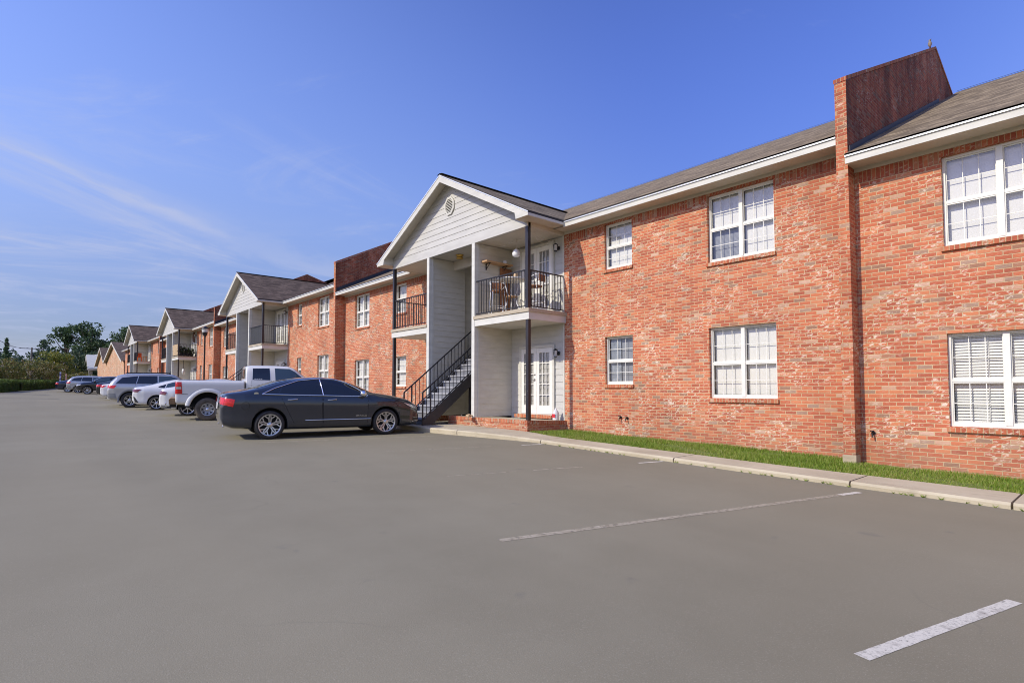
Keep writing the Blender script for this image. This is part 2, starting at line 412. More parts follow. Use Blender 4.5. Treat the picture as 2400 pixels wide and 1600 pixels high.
def tint_glass(name, c):
    t = NT(name); t.base(c); t.set(Roughness=.04, Metallic=0.); t.b.inputs['Specular IOR Level'].default_value = .6
    t.b.inputs['Coat Weight'].default_value = .6; return t.mat
M['carglass'] = tint_glass('tinted_car_glass', (.006, .008, .014)); M['carglass_blue'] = tint_glass('blue_reflection_glass', (.035, .06, .085))  # second glass is opaque, blue reflections put into its base colour
M['tail'] = plain('red_lamp', (.62, .012, .012), .25, coat=.3, var=.35, scale=22); M['tail_dark'] = plain('dark_red_lamp', (.16, .012, .02), .18, coat=1., var=.25, scale=22)
M['head'] = plain('clear_lamp', (.62, .62, .60), .12, .4, coat=1.); M['amber'] = plain('amber_lamp', (.6, .16, .03), .2, coat=1.)

# ----------------------------------------------------------------------------- terrain
GX = [(-400, 2.2), (-200, 1.3), (-140, .75), (-100, .25), (-72, -.25), (-55, -.55), (-35, -.90), (-30, -.955), (-21.4, -1.07), (-13.5, -1.175), (-9.3, -1.19), (-4.3, -1.325), (-1, -1.385), (3, -1.43), (12, -1.52), (60, -1.9)]
def G(x): return interp(GX, x)
def smooth_x(a, b, step):
    xs = [a]; x = a
    while x < b - 1e-6:
        x = min(b, x + step); xs.append(x)
    return xs
XS = sorted(set([p[0] for p in GX] + smooth_x(-110, 14, 1.0)))
def sheet(name, mat, ys_of_x, zoff, xs, kind='structure', smooth=True):
    """terrain-following sheet; ys_of_x(x) gives the list of y values with z offsets"""
    mb = MB(); rows = []
    for x in xs:
        rows.append([(x, y, G(x) + zoff + dz) for (y, dz) in ys_of_x(x)])
    n = len(rows[0])
    vs = [p for r in rows for p in r]
    fs = [(i * n + j, (i + 1) * n + j, (i + 1) * n + j + 1, i * n + j + 1) for i in range(len(rows) - 1) for j in range(n - 1)]
    mb.add(vs, fs, 0, smooth)
    o = mb.build(name, mat); tag(o, kind=kind); return o
sheet('ground', M['ground'], lambda x: [(y, 0) for y in (-260, -60, -20, 0, 5, 9.0, 12, 40, 260)], -.06, XS)
def lot_y0(x): return -1.6 + (x + 70) * -.163 - .25
def kerb_y(x):
    return interp([(-110, 8.75), (-20, 8.75), (-17, 8.6), (-15.5, 8.42), (-12.6, 8.42), (-11, 8.58), (-9, 8.75), (-4, 8.74), (-1, 8.62), (4, 8.5), (20, 8.5)], x)
sheet('parking_lot', M['asphalt'], lambda x: [(lerp(lot_y0(x), kerb_y(x) + .12, k / 6), 0) for k in range(7)], 0, [x for x in XS if -103 <= x <= 14])
def yw_front(x): return interp([(-19, 9.5), (-18, 9.77), (-10.4, 9.77), (-9.4, 9.5), (14, 9.42)], x)
# raised pavement behind the kerb, cast in bays with a gap at every joint
def walk_top(x): return G(x) + interp([(-18, .09), (-15, .135), (-12, .135), (-10.3, .115), (-9.2, .08), (14, .07)], x)
pv = MB(); joints = [x for x in (-103, -91, -79, -67, -55, -43, -31, -23, -17.6, -11.8, -8.95, -5.55, -2.72, -1.02, 2.2, 6, 13)]
for a, b in zip(joints, joints[1:]):
    xs = [a + .012] + [x for x in smooth_x(math.ceil(a), b, 1.0) if a + .1 < x < b - .1] + [b - .012]
    prof = lambda x: [(kerb_y(x) + .012, G(x) - .05), (kerb_y(x), walk_top(x) - .03), (kerb_y(x) + .03, walk_top(x)), (yw_front(x), walk_top(x) + .004), (yw_front(x), G(x) - .05)]
    vs = [(x, y, z) for x in xs for (y, z) in prof(x)]; n = 5
    fs = [(i * n + j, (i + 1) * n + j, (i + 1) * n + j + 1, i * n + j + 1) for i in range(len(xs) - 1) for j in range(n - 1)]
    fs += [tuple(range(n)), tuple(range((len(xs) - 1) * n, len(xs) * n))[::-1]]
    pv.add(vs, fs)
tag(pv.build('sidewalk', M['concrete'], fix=True), kind='structure')

def strip(pts, w, zoff, mb, mi=0):
    """flat strip along the ground"""
    pts = [Vector((p[0], p[1], 0)) for p in pts]
    fine = []
    for a, b in zip(pts, pts[1:]):
        k = max(1, int((b - a).length / .045))
        fine += [a.lerp(b, i / k) for i in range(k)]
    fine.append(pts[-1]); rj = random.Random(len(fine)); L = []
    for i, p in enumerate(fine):
        d = (fine[min(i + 1, len(fine) - 1)] - fine[max(i - 1, 0)]).normalized(); s_ = Vector((-d.y, d.x, 0)) * (w / 2)
        L.append((p - s_ * rj.uniform(.94, 1.05), p + s_ * rj.uniform(.94, 1.05)))
    for (a0, a1), (b0, b1) in zip(L, L[1:]): mb.quad(*[(q.x, q.y, G(q.x) + zoff) for q in (a0, b0, b1, a1)], mi)
def line_pts(x, y, t0, t1): return [(x - t * .252, y - t) for t in (t0, t1)]   # stall lines run 76 degrees to the building
for i, segs in enumerate([[(.325, 8.55, 3.62, 5.25, 0, .082)],
                          [(-2.50, 8.36, 0, .40, 0, .085), (-2.50, 8.36, .40, 5.15, 1, .085)],
                          [(-5.72, 8.68, 0, .55, 0, .075), (-5.72, 8.68, 1.7, 2.6, 1, .05), (-5.72, 8.68, 2.9, 4.0, 1, .03)],
                          [(-8.80, 8.66, 0, .5, 0, .08), (-8.80, 8.66, 1.2, 3.4, 1, .04)],
                          [(-11.9, 8.40, 0, 4.4, 1, .08)], [(-18.2, 8.68, 0, 4.4, 1, .09)]]):
    mb = MB()
    for (x, y, a, b, mi, w) in segs: strip(line_pts(x, y, a, b), w, .0025, mb, mi)
    tag(mb.build('parking_line', [M['line'], M['line_worn']]), kind='structure')
mb = MB(); strip([(-65.5, -1.5), (-63.5, .2), (-61, 1.6)], .45, .006, mb); strip([(-52.8, -1.3), (-51.5, .3), (-49.5, 1.9)], .22, .006, mb)
tag(mb.build('road_tar_seal', M['tar']), kind='structure')
# lawn strip between the pavement and the wall
def lawn_wall_z(x): return interp([(-110, G(-100) + .12), (-66, G(-66) + .1), (-46, G(-46) + .08), (-25, G(-25) + .06), (-17, -1.06), (-10.3, -1.115), (-5.5, -1.20), (-3.5, -1.25), (-2.6, -1.31), (-1, -1.335), (12, G(12) + .05)], x)
def yw(x): return 11.15 if x > -3.3 else 11.3
lw = MB(); xs = [x for x in smooth_x(-91, 13, .5)]
vs = []
for x in xs:
    y0, y1 = yw_front(x) + .002, yw(x)
    vs += [(x, lerp(y0, y1, k / 4), lerp(walk_top(x) - .012, lawn_wall_z(x), k / 4) + .012 * math.sin(x * 3.1 + k)) for k in range(5)]
lw.add(vs, [(i * 5 + j, (i + 1) * 5 + j, (i + 1) * 5 + j + 1, i * 5 + j + 1) for i in range(len(xs) - 1) for j in range(4)], 0, True)
tag(lw.build('lawn_soil', M['soil']), kind='structure')
rg = random.Random(5); gb = MB()
def lawn_z(x, y):
    y0, y1 = yw_front(x), yw(x); return lerp(walk_top(x) - .012, lawn_wall_z(x), (y - y0) / (y1 - y0))
def blades(x0, x1, n, hmin, hmax):
    for _ in range(n):
        x = rg.uniform(x0, x1); y0 = yw_front(x) - .03; y1 = (11.02 if x > -3.3 else yw(x) - .12)
        if -17.7 < x < -10.35: continue
        if -3.47 < x < -3.23 and y > 10.68: continue
        y = rg.uniform(y0, y1); z = lawn_z(x, max(y, y0 + .03))
        patch = .5 + .5 * math.sin(x * 2.3 + 1.3 * math.sin(y * 5)) * math.cos(y * 3.1 + x)
        if patch < .16 and rg.random() < .75: continue
        h = rg.uniform(hmin, hmax) * (.6 + .6 * patch); a = rg.uniform(0, 6.283); w = rg.uniform(.004, .009)
        dx, dy = math.cos(a) * w, math.sin(a) * w; lean = rg.uniform(.2, .8) * h; b = rg.uniform(0, 6.283)
        gb.add([(x - dx, y - dy, z - .01), (x + dx, y + dy, z - .01), (x + math.cos(b) * lean, y + math.sin(b) * lean, z + h)], [(0, 1, 2)])
blades(-4.5, 2, 26000, .03, .075); blades(-10.4, -4.5, 24000, .03, .08); blades(-26, -17.6, 5000, .05, .12)
for _ in range(60):                                               # weeds in the kerb gutter
    x = rg.uniform(-9, 1); y = kerb_y(x) - rg.uniform(0, .03)
    for _k in range(7):
        a = rg.uniform(0, 6.283); h = rg.uniform(.01, .05)
        gb.add([(x - .006, y, G(x)), (x + .006, y, G(x)), (x + math.cos(a) * .04, y + math.sin(a) * .03 - .01, G(x) + h)], [(0, 1, 2)])
tag(gb.build('grass', M['grass']), 'short green grass growing in the strip between pavement and brick wall', 'grass', kind='stuff')

# ----------------------------------------------------------------------------- apartment building sections
PITCH = .476
def wall_holes(mb, x0, x1, z0, z1, Y, holes, depth=.11, mi=0, openz=None):
    """brick face at y=Y (facing -y) with rectangular openings and brick reveals"""
    xs = sorted({x0, x1, *[h[0] for h in holes], *[h[1] for h in holes]}); zs = sorted({z0, z1, *[h[2] for h in holes], *[h[3] for h in holes]})
    xs = [x for x in xs if x0 <= x <= x1]; zs = [z for z in zs if z0 <= z <= z1]
    for xa, xb in zip(xs, xs[1:]):
        for za, zb in zip(zs, zs[1:]):
            cx, cz = (xa + xb) / 2, (za + zb) / 2
            if any(h[0] < cx < h[1] and h[2] < cz < h[3] for h in holes): continue
            mb.quad((xa, Y, za), (xb, Y, za), (xb, Y, zb), (xa, Y, zb), mi)
    for (a, b, c, d) in holes:
        D = Y + depth
        mb.quad((a, Y, c), (a, Y, d), (a, D, d), (a, D, c), mi); mb.quad((b, Y, d), (b, Y, c), (b, D, c), (b, D, d), mi)
        if openz is None or d < openz - 1e-4: mb.quad((a, Y, d), (b, Y, d), (b, D, d), (a, D, d), mi)
        mb.quad((b, Y, c), (a, Y, c), (a, D, c), (b, D, c), mi)

def lap(mb, u0, u1, z0, z1, at, axis, sgn, pitch=.185, clip=None, mi=0):
    """lap siding boards: each leans out 12 mm at its lower edge. axis 'x': wall along x at y=at, facing sgn*y; 'y': wall along y at x=at"""
    z = z0
    while z < z1 - 1e-4:
        zt = min(z1, z + pitch)
        ua, ub = u0, u1; uc, ud = u0, u1
        if clip:
            ua, ub = clip(z); uc, ud = clip(zt)
            if ud - uc < 0: uc = ud = (ua + ub) / 2
        o0 = at + sgn * .014; o1 = at + sgn * .001
        def P(u, o, zz): return (u, o, zz) if axis == 'x' else (o, u, zz)
        mb.quad(P(ua, o0, z), P(ub, o0, z), P(ud, o1, zt), P(uc, o1, zt), mi)
        mb.quad(P(ua, at, z), P(ub, at, z), P(ub, o0, z), P(ua, o0, z), mi)
        z = zt

def window(parent, x0, x1, z0, z1, Y, twin=True, blind='blind', slats=None, half=None, open_l=False):
    """double-hung vinyl window set in a brick opening: frame, glass, blind, rowlock sill"""
    F = Y + .075; fr = MB(); e = .036
    fr.box(x0, x0 + e, F, F + .08, z0, z1); fr.box(x1 - e, x1, F, F + .08, z0, z1)
    fr.box(x0 + e, x1 - e, F, F + .08, z1 - e, z1); fr.box(x0 + e, x1 - e, F, F + .08, z0, z0 + e)
    xm = (x0 + x1) / 2; zm = (z0 + z1) / 2 - .01
    bays = [(x0 + e, xm - .040), (xm + .040, x1 - e)] if twin else [(x0 + e, x1 - e)]
    if twin: fr.box(xm - .040, xm + .040, F - .008, F + .075, z0 + e, z1 - e)
    gl = MB()
    for (a, b) in bays:
        fr.box(a, b, F + .006, F + .07, zm - .024, zm + .024)
        for (c, d, off) in ((z0 + e, zm - .024, .012), (zm + .024, z1 - e, .034)):
            s = .014
            fr.box(a, a + s, F + off, F + off + .03, c, d); fr.box(b - s, b, F + off, F + off + .03, c, d)
            fr.box(a + s, b - s, F + off, F + off + .03, c, c + (.045 if off < .02 else .02)); fr.box(a + s, b - s, F + off, F + off + .03, d - .02, d)
            g = F + off + .018
            for k in (1, 2):
                xx = lerp(a + s, b - s, k / 3); fr.box(xx - .006, xx + .006, g - .006, g - .001, c + .02, d - .02)
            zz = lerp(c, d, .5); fr.box(a + s, b - s, g - .0065, g - .0015, zz - .006, zz + .006)
            gl.quad((a + s, g, c + .02), (b - s, g, c + .02), (b - s, g, d - .02), (a + s, g, d - .02))
    w = fr.build('window', M['vinyl'], parent)
    gl.build('glass', M['glass'], w)
    bl = MB(); B = F + .13
    if slats:
        for (a, b) in bays:
            z = z0 + e + .05
            while z < z1 - e:
                bl.quad((a + .01, B - .016, z - .022), (b - .01, B - .016, z - .022), (b - .01, B + .010, z + .019), (a + .01, B + .010, z + .019)); z += slats
            bl.box(a + .01, b - .01, B - .03, B + .03, z0 + e + .005, z0 + e + .045)
            for q in (.36, .70):
                xx = lerp(a, b, q); bl.box(xx - .004, xx + .004, B - .028, B - .024, z0 + e, z1 - e)
        bl.build('blind', M['blind_wood'], w)
    else:
        for i, (a, b) in enumerate(bays):
            zb = z0 + e + (.05 if half is None else half * (z1 - z0))
            n = 1
            bl.quad((a, B, zb), (b, B, zb), (b, B, z1 - e), (a, B, z1 - e), 1 if (open_l and i == 0) else 0)  # open sash: grey sheet stands for the dark room below the blind
            if open_l and i == 0: bl.quad((a, B - .005, zm), (b, B - .005, zm), (b, B - .005, z1 - e), (a, B - .005, z1 - e), 0)
        bl.build('blind', [M[blind], M['blind_dim']], w)
    if blind == 'curtain' or half is not None:
        cu = MB(); nn = 14; pts = []
        for k in range(nn + 1):
            xx = lerp(x0 + e, lerp(x0, x1, .45), k / nn); pts.append((xx, B - .04 + .02 * (k % 2)))
        for (p, q) in zip(pts, pts[1:]): cu.quad((p[0], p[1], z0 + e), (q[0], q[1], z0 + e), (lerp(q[0], x0 + .3, .1), q[1], z1 - e), (lerp(p[0], x0 + .3, .1), p[1], z1 - e))
        cu.build('curtain', M['curtain'], w)
    sl = MB()
    sl.prism([(Y - .045, z0 - .085), (Y - .045, z0 - .012), (Y + .09, z0 + .004), (Y + .09, z0 - .085)], 0, x0 - .03, x1 + .03)
    sl.build('sill', M['brick_sill'], w)
    return w

def french_door(parent, x0, x1, z0, z1, Y, curtain=False):
    fr = MB(); c = .075
    fr.box(x0 - c, x0, Y - .03, Y + .05, z0, z1 + c); fr.box(x1, x1 + c, Y - .03, Y + .05, z0, z1 + c); fr.box(x0, x1, Y - .03, Y + .05, z1, z1 + c)
    fr.box(x0 - c, x1 + c, Y - .06, Y + .05, z0 - .03, z0)
    d = fr.build('french_door', M['trim'], parent)
    xm = (x0 + x1) / 2
    for (a, b) in ((x0 + .004, xm - .003), (xm + .003, x1 - .004)):
        lf = MB(); gl = MB(); st = .115; zb, zt = z0 + .24, z1 - .14; y0, y1 = Y - .012, Y + .03
        lf.box(a, a + st, y0, y1, z0 + .005, z1 - .004); lf.box(b - st, b, y0, y1, z0 + .005, z1 - .004)
        lf.box(a + st, b - st, y0, y1, z0 + .005, zb); lf.box(a + st, b - st, y0, y1, zt, z1 - .004)
        for k in (1, 2):
            xx = lerp(a + st, b - st, k / 3); lf.box(xx - .011, xx + .011, y0 + .004, y0 + .016, zb, zt)
        for k in range(1, 5):
            zz = lerp(zb, zt, k / 5); lf.box(a + st, b - st, y0 + .003, y0 + .017, zz - .011, zz + .011)
        lf.build('door_leaf', M['door'], d)
        gl.quad((a + st, y0 + .02, zb), (b - st, y0 + .02, zb), (b - st, y0 + .02, zt), (a + st, y0 + .02, zt))
        gl.build('glass', M['glass'], d)
        bk = MB(); n = 9
        for k in range(n):
            xa, xb = lerp(a + st, b - st, k / n), lerp(a + st, b - st, (k + .72) / n)
            if (k * 7 + (3 if a < xm - .01 else 0)) % 4 != 0: bk.quad((xa, y1 + .04 + .01 * (k % 2), zb), (xb, y1 + .05, zb), (xb, y1 + .05, zt - .3 * (k % 3 == 0)), (xa, y1 + .04 + .01 * (k % 2), zt - .3 * (k % 3 == 0)))
        bk.build('curtain', M['curtain'], d)
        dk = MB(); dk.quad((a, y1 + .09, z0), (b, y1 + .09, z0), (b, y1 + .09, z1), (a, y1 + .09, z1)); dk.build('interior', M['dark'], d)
    h = MB(); h.lathe([(.028, 0), (.028, -.012), (.012, -.014), (.012, -.05)], (xm - .06, Y - .012, z0 + .98), 12, 0, 1); h.beam((xm - .06, Y - .06, z0 + .98), (xm - .15, Y - .062, z0 + .975), .014, .018)
    h.build('door_handle', M['steel'], d); h = MB(); h.lathe([(.026, 0), (.026, -.02), (0, -.022)], (xm - .06, Y - .012, z0 + 1.13), 12, 0, 1); h.build('deadbolt', M['steel'], d)
    return d

def wall_lamp(parent, x, y, z):
    l = MB(); l.lathe([(.0, .0), (.055, 0), (.055, -.02), (.02, -.03)], (x, y, z), 12, 0, 1)
    l.tube([(x, y - .02, z), (x, y - .09, z + .07), (x, y - .13, z + .09)], .011, 6)
    l.lathe([(.0, .13), (.045, .10), (.075, .08), (.07, .07), (.0, .07)], (x, y - .13, z), 10); l.lathe([(.045, -.11), (.05, -.09), (.0, -.12)], (x, y - .13, z), 10)
    for k in range(4):
        a = k * math.pi / 2 + .4; l.beam((x + .045 * math.cos(a), y - .13 + .045 * math.sin(a), z - .1), (x + .066 * math.cos(a), y - .13 + .066 * math.sin(a), z + .08), .01, .01)
    o = l.build('wall_lamp', M['iron'], parent)
    g = MB(); g.lathe([(.038, -.09), (.056, .07)], (x, y - .13, z), 10); g.build('lamp_glass', M['lampglass'], o); return o

def railing(mb, a, b, zt, zb, pitch=.115, r=.008):
    """level railing from a to b (x, y)"""
    A = Vector((a[0], a[1], 0)); B = Vector((b[0], b[1], 0)); n = max(2, round((B - A).length / pitch))
    mb.beam((a[0], a[1], zt), (b[0], b[1], zt), .04, .03); mb.beam((a[0], a[1], zb), (b[0], b[1], zb), .03, .025)
    for k in range(1, n):
        p = A.lerp(B, k / n); mb.beam((p.x, p.y, zb), (p.x, p.y, zt), r * 2, r * 2, up=(0, 1, 0))

def porch(root, Y0, xc, dz, left_bay=True, screen=False, slab=True, ground=-1.1):
    """two-storey gabled entry porch"""
    Yf = Y0 - 1.4; Yr = Y0 - 1.8; hw = 3.53; zr = 6.55 + dz; ze = 4.47 + dz; he = 3.96; s = (zr - ze) / he
    zd = 2.13 + dz; zc = 4.29 + dz; zs = -.785 + dz
    # roof: two slopes run back into the main roof
    for sg in (-1, 1):
        rf = MB()
        e0 = (xc + sg * he, Yr, ze); e1 = (xc + sg * he, Y0 - .35, ze); r0 = (xc, Yr, zr); r1 = (xc, Y0 + 4.3, zr)
        e0u, e1u, r0u, r1u = [(p[0], p[1], p[2] + .055) for p in (e0, e1, r0, r1)]
        f = [e0u, e1u, r1u, r0u] if sg > 0 else [e0u, r0u, r1u, e1u]
        rf.poly(f)
        rf.quad(e0, e0u, r0u, r0, 1); rf.quad(e0, e1, e1u, e0u, 1)
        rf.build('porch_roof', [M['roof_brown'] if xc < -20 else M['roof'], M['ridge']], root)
    rf = MB()
    rf.add([(xc - .14, Yr - .01, zr - .005 + .055), (xc, Yr - .01, zr + .078), (xc + .14, Yr - .01, zr - .005 + .055), (xc - .14, Y0 + 4.2, zr + .05), (xc, Y0 + 4.2, zr + .078), (xc + .14, Y0 + 4.2, zr + .05)], [(0, 1, 4, 3), (1, 2, 5, 4)], 0)
    rf.build('ridge_cap', M['ridge'], root)
    # rake boards, soffits and boxed eave returns
    t = .19
    for sg in (-1, 1):
        tr = MB(); so = MB()
        X = lambda q: xc + sg * q
        tr.prism([(X(he), ze - .005), (X(0), zr - .005), (X(0), zr - t), (X(he - .5), ze + s * .5 - t + .02), (X(he - .46), ze - .075), (X(he), ze - .075)], 1, Yr - .005, Yr + .03)
        tr.box(min(X(he), X(he - .025)), max(X(he), X(he - .025)), Yr + .03, Y0 - .46, ze - .075, ze - .004)
        so.quad((X(he - .03), Yr + .03, ze - .03), (X(0), Yr + .03, zr - .02), (X(0), Yf + .02, zr - .02), (X(he - .03), Yf + .02, ze - .03))
        so.quad((X(he - .02), Yr + .03, ze - .072), (X(hw - .1), Yr + .03, ze - .072), (X(hw - .1), Y0 - .02, ze - .072), (X(he - .02), Y0 - .02, ze - .072))
        so.quad((X(hw - .04), Yr + .03, ze - .072), (X(hw - .04), Yr + .03, ze + s * (he - hw + .04)), (X(hw - .04), Yf, ze + s * (he - hw + .04)), (X(hw - .04), Yf, ze - .072))
        so.box(min(X(hw), X(hw - .1)), max(X(hw), X(hw - .1)), Yf + .02, Y0 + .02, zc + .003, ze - .07)
        tr.build('rake_board', M['trim'], root); so.build('porch_soffit', M['soffit'], root)
    for sg in (-1, 1):
        dr = MB()
        dr.prism([(xc + sg * (he + .01), ze - .004), (xc, zr + .0), (xc, zr + .03), (xc + sg * (he + .01), ze + .026)], 1, Yr - .018, Yr - .004)
        dr.build('drip_edge', M['drip'], root)
    # gable wall of lap boards
    gw = MB()
    clip = lambda z: (xc - min(hw, max(.0, (zr - .03 - z) / s)), xc + min(hw, max(.0, (zr - .03 - z) / s)))
    lap(gw, 0, 0, zc + .12, zr - .10, Yf, 'x', -1, .185, clip)
    gw.box(xc - hw, xc + hw, Yf - .016, Yf + .1, zc, zc + .12)
    gw.poly([(xc - hw, Yf + .1, zc + .12), (xc + hw, Yf + .1, zc + .12), (xc + hw, Yf + .1, ze + s * (he - hw)), (xc, Yf + .1, zr - .03), (xc - hw, Yf + .1, ze + s * (he - hw))])
    g = gw.build('gable', M['siding'], root)
    v = MB(); vz = 5.70 + dz; R0 = .27
    oc = [(xc + R0 * math.sin(k * math.pi / 4 + math.pi / 8), vz + 1.12 * R0 * math.cos(k * math.pi / 4 + math.pi / 8)) for k in range(8)]
    oi = [(xc + .76 * (p[0] - xc), vz + .76 * (p[1] - vz)) for p in oc]
    for k in range(8):
        a, b, c, d = oc[k], oc[(k + 1) % 8], oi[(k + 1) % 8], oi[k]
        v.quad((a[0], Yf - .05, a[1]), (b[0], Yf - .05, b[1]), (c[0], Yf - .05, c[1]), (d[0], Yf - .05, d[1]))
        v.quad((a[0], Yf - .05, a[1]), (b[0], Yf - .05, b[1]), (b[0], Yf, b[1]), (a[0], Yf, a[1])); v.quad((d[0], Yf - .05, d[1]), (c[0], Yf - .05, c[1]), (c[0], Yf - .015, c[1]), (d[0], Yf - .015, d[1]))
    v.poly([(p[0], Yf - .016, p[1]) for p in oi], 1)
    for k in range(8):
        zz = vz - .19 + k * .05; hwid = min(.2, .31 - abs(zz - vz) * .9)
        v.quad((xc - hwid, Yf - .048, zz), (xc + hwid, Yf - .048, zz), (xc + hwid, Yf - .02, zz + .038), (xc - hwid, Yf - .02, zz + .038))
    v.build('gable_vent', [M['trim'], M['dark']], g)
    # ceilings, bay walls and back walls
    for (ca, cb, cy, cz) in ((xc - hw, xc - 1.2, Y0 + .2, .012), (xc + 1.2, xc + hw, Y0 + .2, .012), (xc - 1.2, xc + 1.2, Y0 + 3.2, .015)):
        cl = MB(); cl.quad((ca, Yf + .1, zc + cz), (cb, Yf + .1, zc + cz), (cb, cy, zc + cz), (ca, cy, zc + cz)); cl.build('porch_ceiling', M['soffit'], root)
    cl = MB(); cl.box(xc - 1.14, xc + 1.14, Yf + .95, Yf + 1.05, zc - .28, zc + .012); cl.build('ceiling_beam', M['soffit'], root)
    for sg in (-1, 1):
        a, b = xc + sg * 1.14, xc + sg * 1.27; x0, x1 = min(a, b), max(a, b)
        w = MB(); zb = zs if sg > 0 else zs - .05
        lap(w, Yf + .1, Y0 + 3.2, zb, zc, x0, 'y', -1); lap(w, Yf + .1, Y0 + .02, zb, zc, x1, 'y', 1)
        w.box(x0 - .004, x1 + .004, Yf - .02, Yf + .1, zs - .02 if sg > 0 else zs - .25, zc, 1); w.box(x0 - .018, x0, Yf + .1, Yf + .16, zs, zc, 2); w.box(x1, x1 + .018, Yf + .1, Yf + .16, zs, zc, 2)
        w.build('porch_wall', [M['siding_grey'], M['trim_white'], M['trim']], root)
    # back wall of the right bay, both floors, with a hole-free siding face and the doors proud of it
    bw = MB(); lap(bw, xc + 1.27, xc + hw - .06, zs - .1, zc + .01, Y0 + .03, 'x', -1); bw.box(xc + hw - .07, xc + hw - .015, Y0 - .012, Y0 + .03, zs - .1, zc + .01, 1)
    bw.build('porch_back_wall', [M['siding'], M['trim']], root); bw = MB(); lap(bw, xc - hw, xc - 1.27, zs - .1, zc + .01, Y0 + .03, 'x', -1); bw.build('porch_back_wall', M['siding'], root)
    bw = MB(); lap(bw, xc - 1.14, xc + 1.14, zs - .2, zc + .01, Y0 + 3.2, 'x', -1)
    bw.build('stair_back_wall', M['siding'], root)
    french_door(root, xc + 1.76, xc + 3.06, zs + .10, zs + 1.99, Y0 - .01)
    french_door(root, xc + 1.80, xc + 3.06, zd + .03, zd + 2.02, Y0 - .01)
    st = MB(); st.box(xc + 1.64, xc + 3.16, Y0 - .2, Y0 - .02, zs - .02, zs + .075); st.build('door_step', M['brick_sill'], root)
    wall_lamp(root, xc + 3.28, Y0 + .01, 1.02 + dz); wall_lamp(root, xc + 3.3, Y0 + .01, 3.98 + dz)
    # decks
    for sg in (-1, 1):
        xa, xb = sorted((xc + sg * 1.275, xc + sg * 3.57))
        d = MB(); d.box(xa, xb, Yf - .01, Y0 + .02, zd - .29, zd - .095); d.build('deck_fascia', M['trim_white'], root)
        e = MB(); e.box(xa - (.03 if sg > 0 else 0), xb + (.03 if sg > 0 else .03), Yf - .045, Y0 + .015, zd - .094, zd); e.build('deck', M['deck_edge'], root)
        r = MB(); xp = xc + sg * 3.48
        railing(r, (xc + sg * 1.29, Yf + .04), (xp, Yf + .04), zd + 1.02, zd + .07); railing(r, (xp, Yf + .05), (xp, Y0), zd + 1.02, zd + .07)
        r.build('balcony_railing', M['iron'], root)
        p = MB(); p.box(xp - .05, xp + .05, Yf - .002, Yf + .1, zd, zc + .003); p.box(xp - .05, xp + .05, Yf + .01, Yf + .1, zs - (.0 if sg > 0 else .3), zd - .291); p.build('post', M['post'], root)
    if screen:
        sc = MB(); sc.quad((xc + 1.29, Yf + .06, zd + .08), (xc + 3.43, Yf + .06, zd + .08), (xc + 3.43, Yf + .06, zd + 1.0), (xc + 1.29, Yf + .06, zd + 1.0)); sc.build('privacy_screen', M['screen'], root)
    # brick slab under the right bay (and the left one), rowlock edge
    for sg in (-1, 1):
        xa, xb = (xc - .05, xc + 3.5) if sg > 0 else (xc - 3.58, xc - 1.3)
        sl = MB(); b = zs - .5; k = .07 if sg > 0 else 0
        sl.add([(xa, Yf, b), (xb, Yf, b), (xb + k, Y0, b), (xa, Y0, b), (xa, Yf, zs - .1), (xb, Yf, zs - .1), (xb + k, Y0, zs - .15), (xa, Y0, zs - .15)], [(0, 1, 5, 4), (1, 2, 6, 5), (3, 0, 4, 7)])
        o = .012
        sl.add([(xa - o, Yf - o, zs - .1), (xb + o, Yf - o, zs - .1), (xb + k + o, Y0, zs - .15), (xa - o, Y0, zs - .15), (xa - o, Yf - o, zs), (xb + o, Yf - o, zs), (xb + k + o, Y0, zs - .055), (xa - o, Y0, zs - .055)], [(0, 1, 5, 4), (1, 2, 6, 5), (3, 0, 4, 7), (0, 3, 2, 1)], 1)
        sl.quad((xa - o, Yf - o, zs), (xb + o, Yf - o, zs), (xb + k + o, Y0, zs - .055), (xa - o, Y0, zs - .055), 2)
        sl.build('porch_slab', [M['brick'], M['brick_sill'], M['concrete']], root)
    fl = MB(); fl.quad((xc - 1.3, Yf + .1, ground + .05), (xc - .05, Yf + .1, ground + .05), (xc - .05, Y0 + 3.2, ground + .05), (xc - 1.3, Y0 + 3.2, ground + .05)); fl.build('porch_floor', M['concrete'], root)
    # staircase
    sx0, sx1 = xc - .92, xc + .18; y0 = Y0 - 2.45; zb = ground + .06; n = 17; rise = (zd - zb) / n; run = rise / .80
    stc = MB(); stc.box(sx0, sx1, y0, y0 + .02, zb, zb + .03)
    so = empty('staircase', (sx0, y0, zb), 0, root); so.location = Vector(so.location) - absloc(root)
    tp = MB()
    for k in range(n):
        ya = y0 + k * run; za = zb + (k + 1) * rise
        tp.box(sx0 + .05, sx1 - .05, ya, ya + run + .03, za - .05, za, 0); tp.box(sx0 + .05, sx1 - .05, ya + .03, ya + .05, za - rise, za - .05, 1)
    tp.build('steps', [M['stair_step'], M['shaded_riser']], so)
    sg_ = MB()
    for x in (sx0, sx1 - .05):
        L = n * run
        sg_.add([(x + dx, y, z) for dx in (0, .05) for (y, z) in ((y0 - .02, zb - .05), (y0 + .27, zb - .05), (y0 + L, zb + L * .8 - .26), (y0 + L, zb + L * .8 + .08), (y0 - .02, zb + .10))], [(0, 1, 2, 3, 4), (9, 8, 7, 6, 5)] + [(i, (i + 1) % 5, 5 + (i + 1) % 5, 5 + i) for i in range(5)])
    sg_.box(sx1 - .2, sx1 - .1, Y0 - .65, Y0 - .55, zb - .05, zb + 1.35)
    sg_.build('stringer', M['stringer'], so)
    hr = MB()
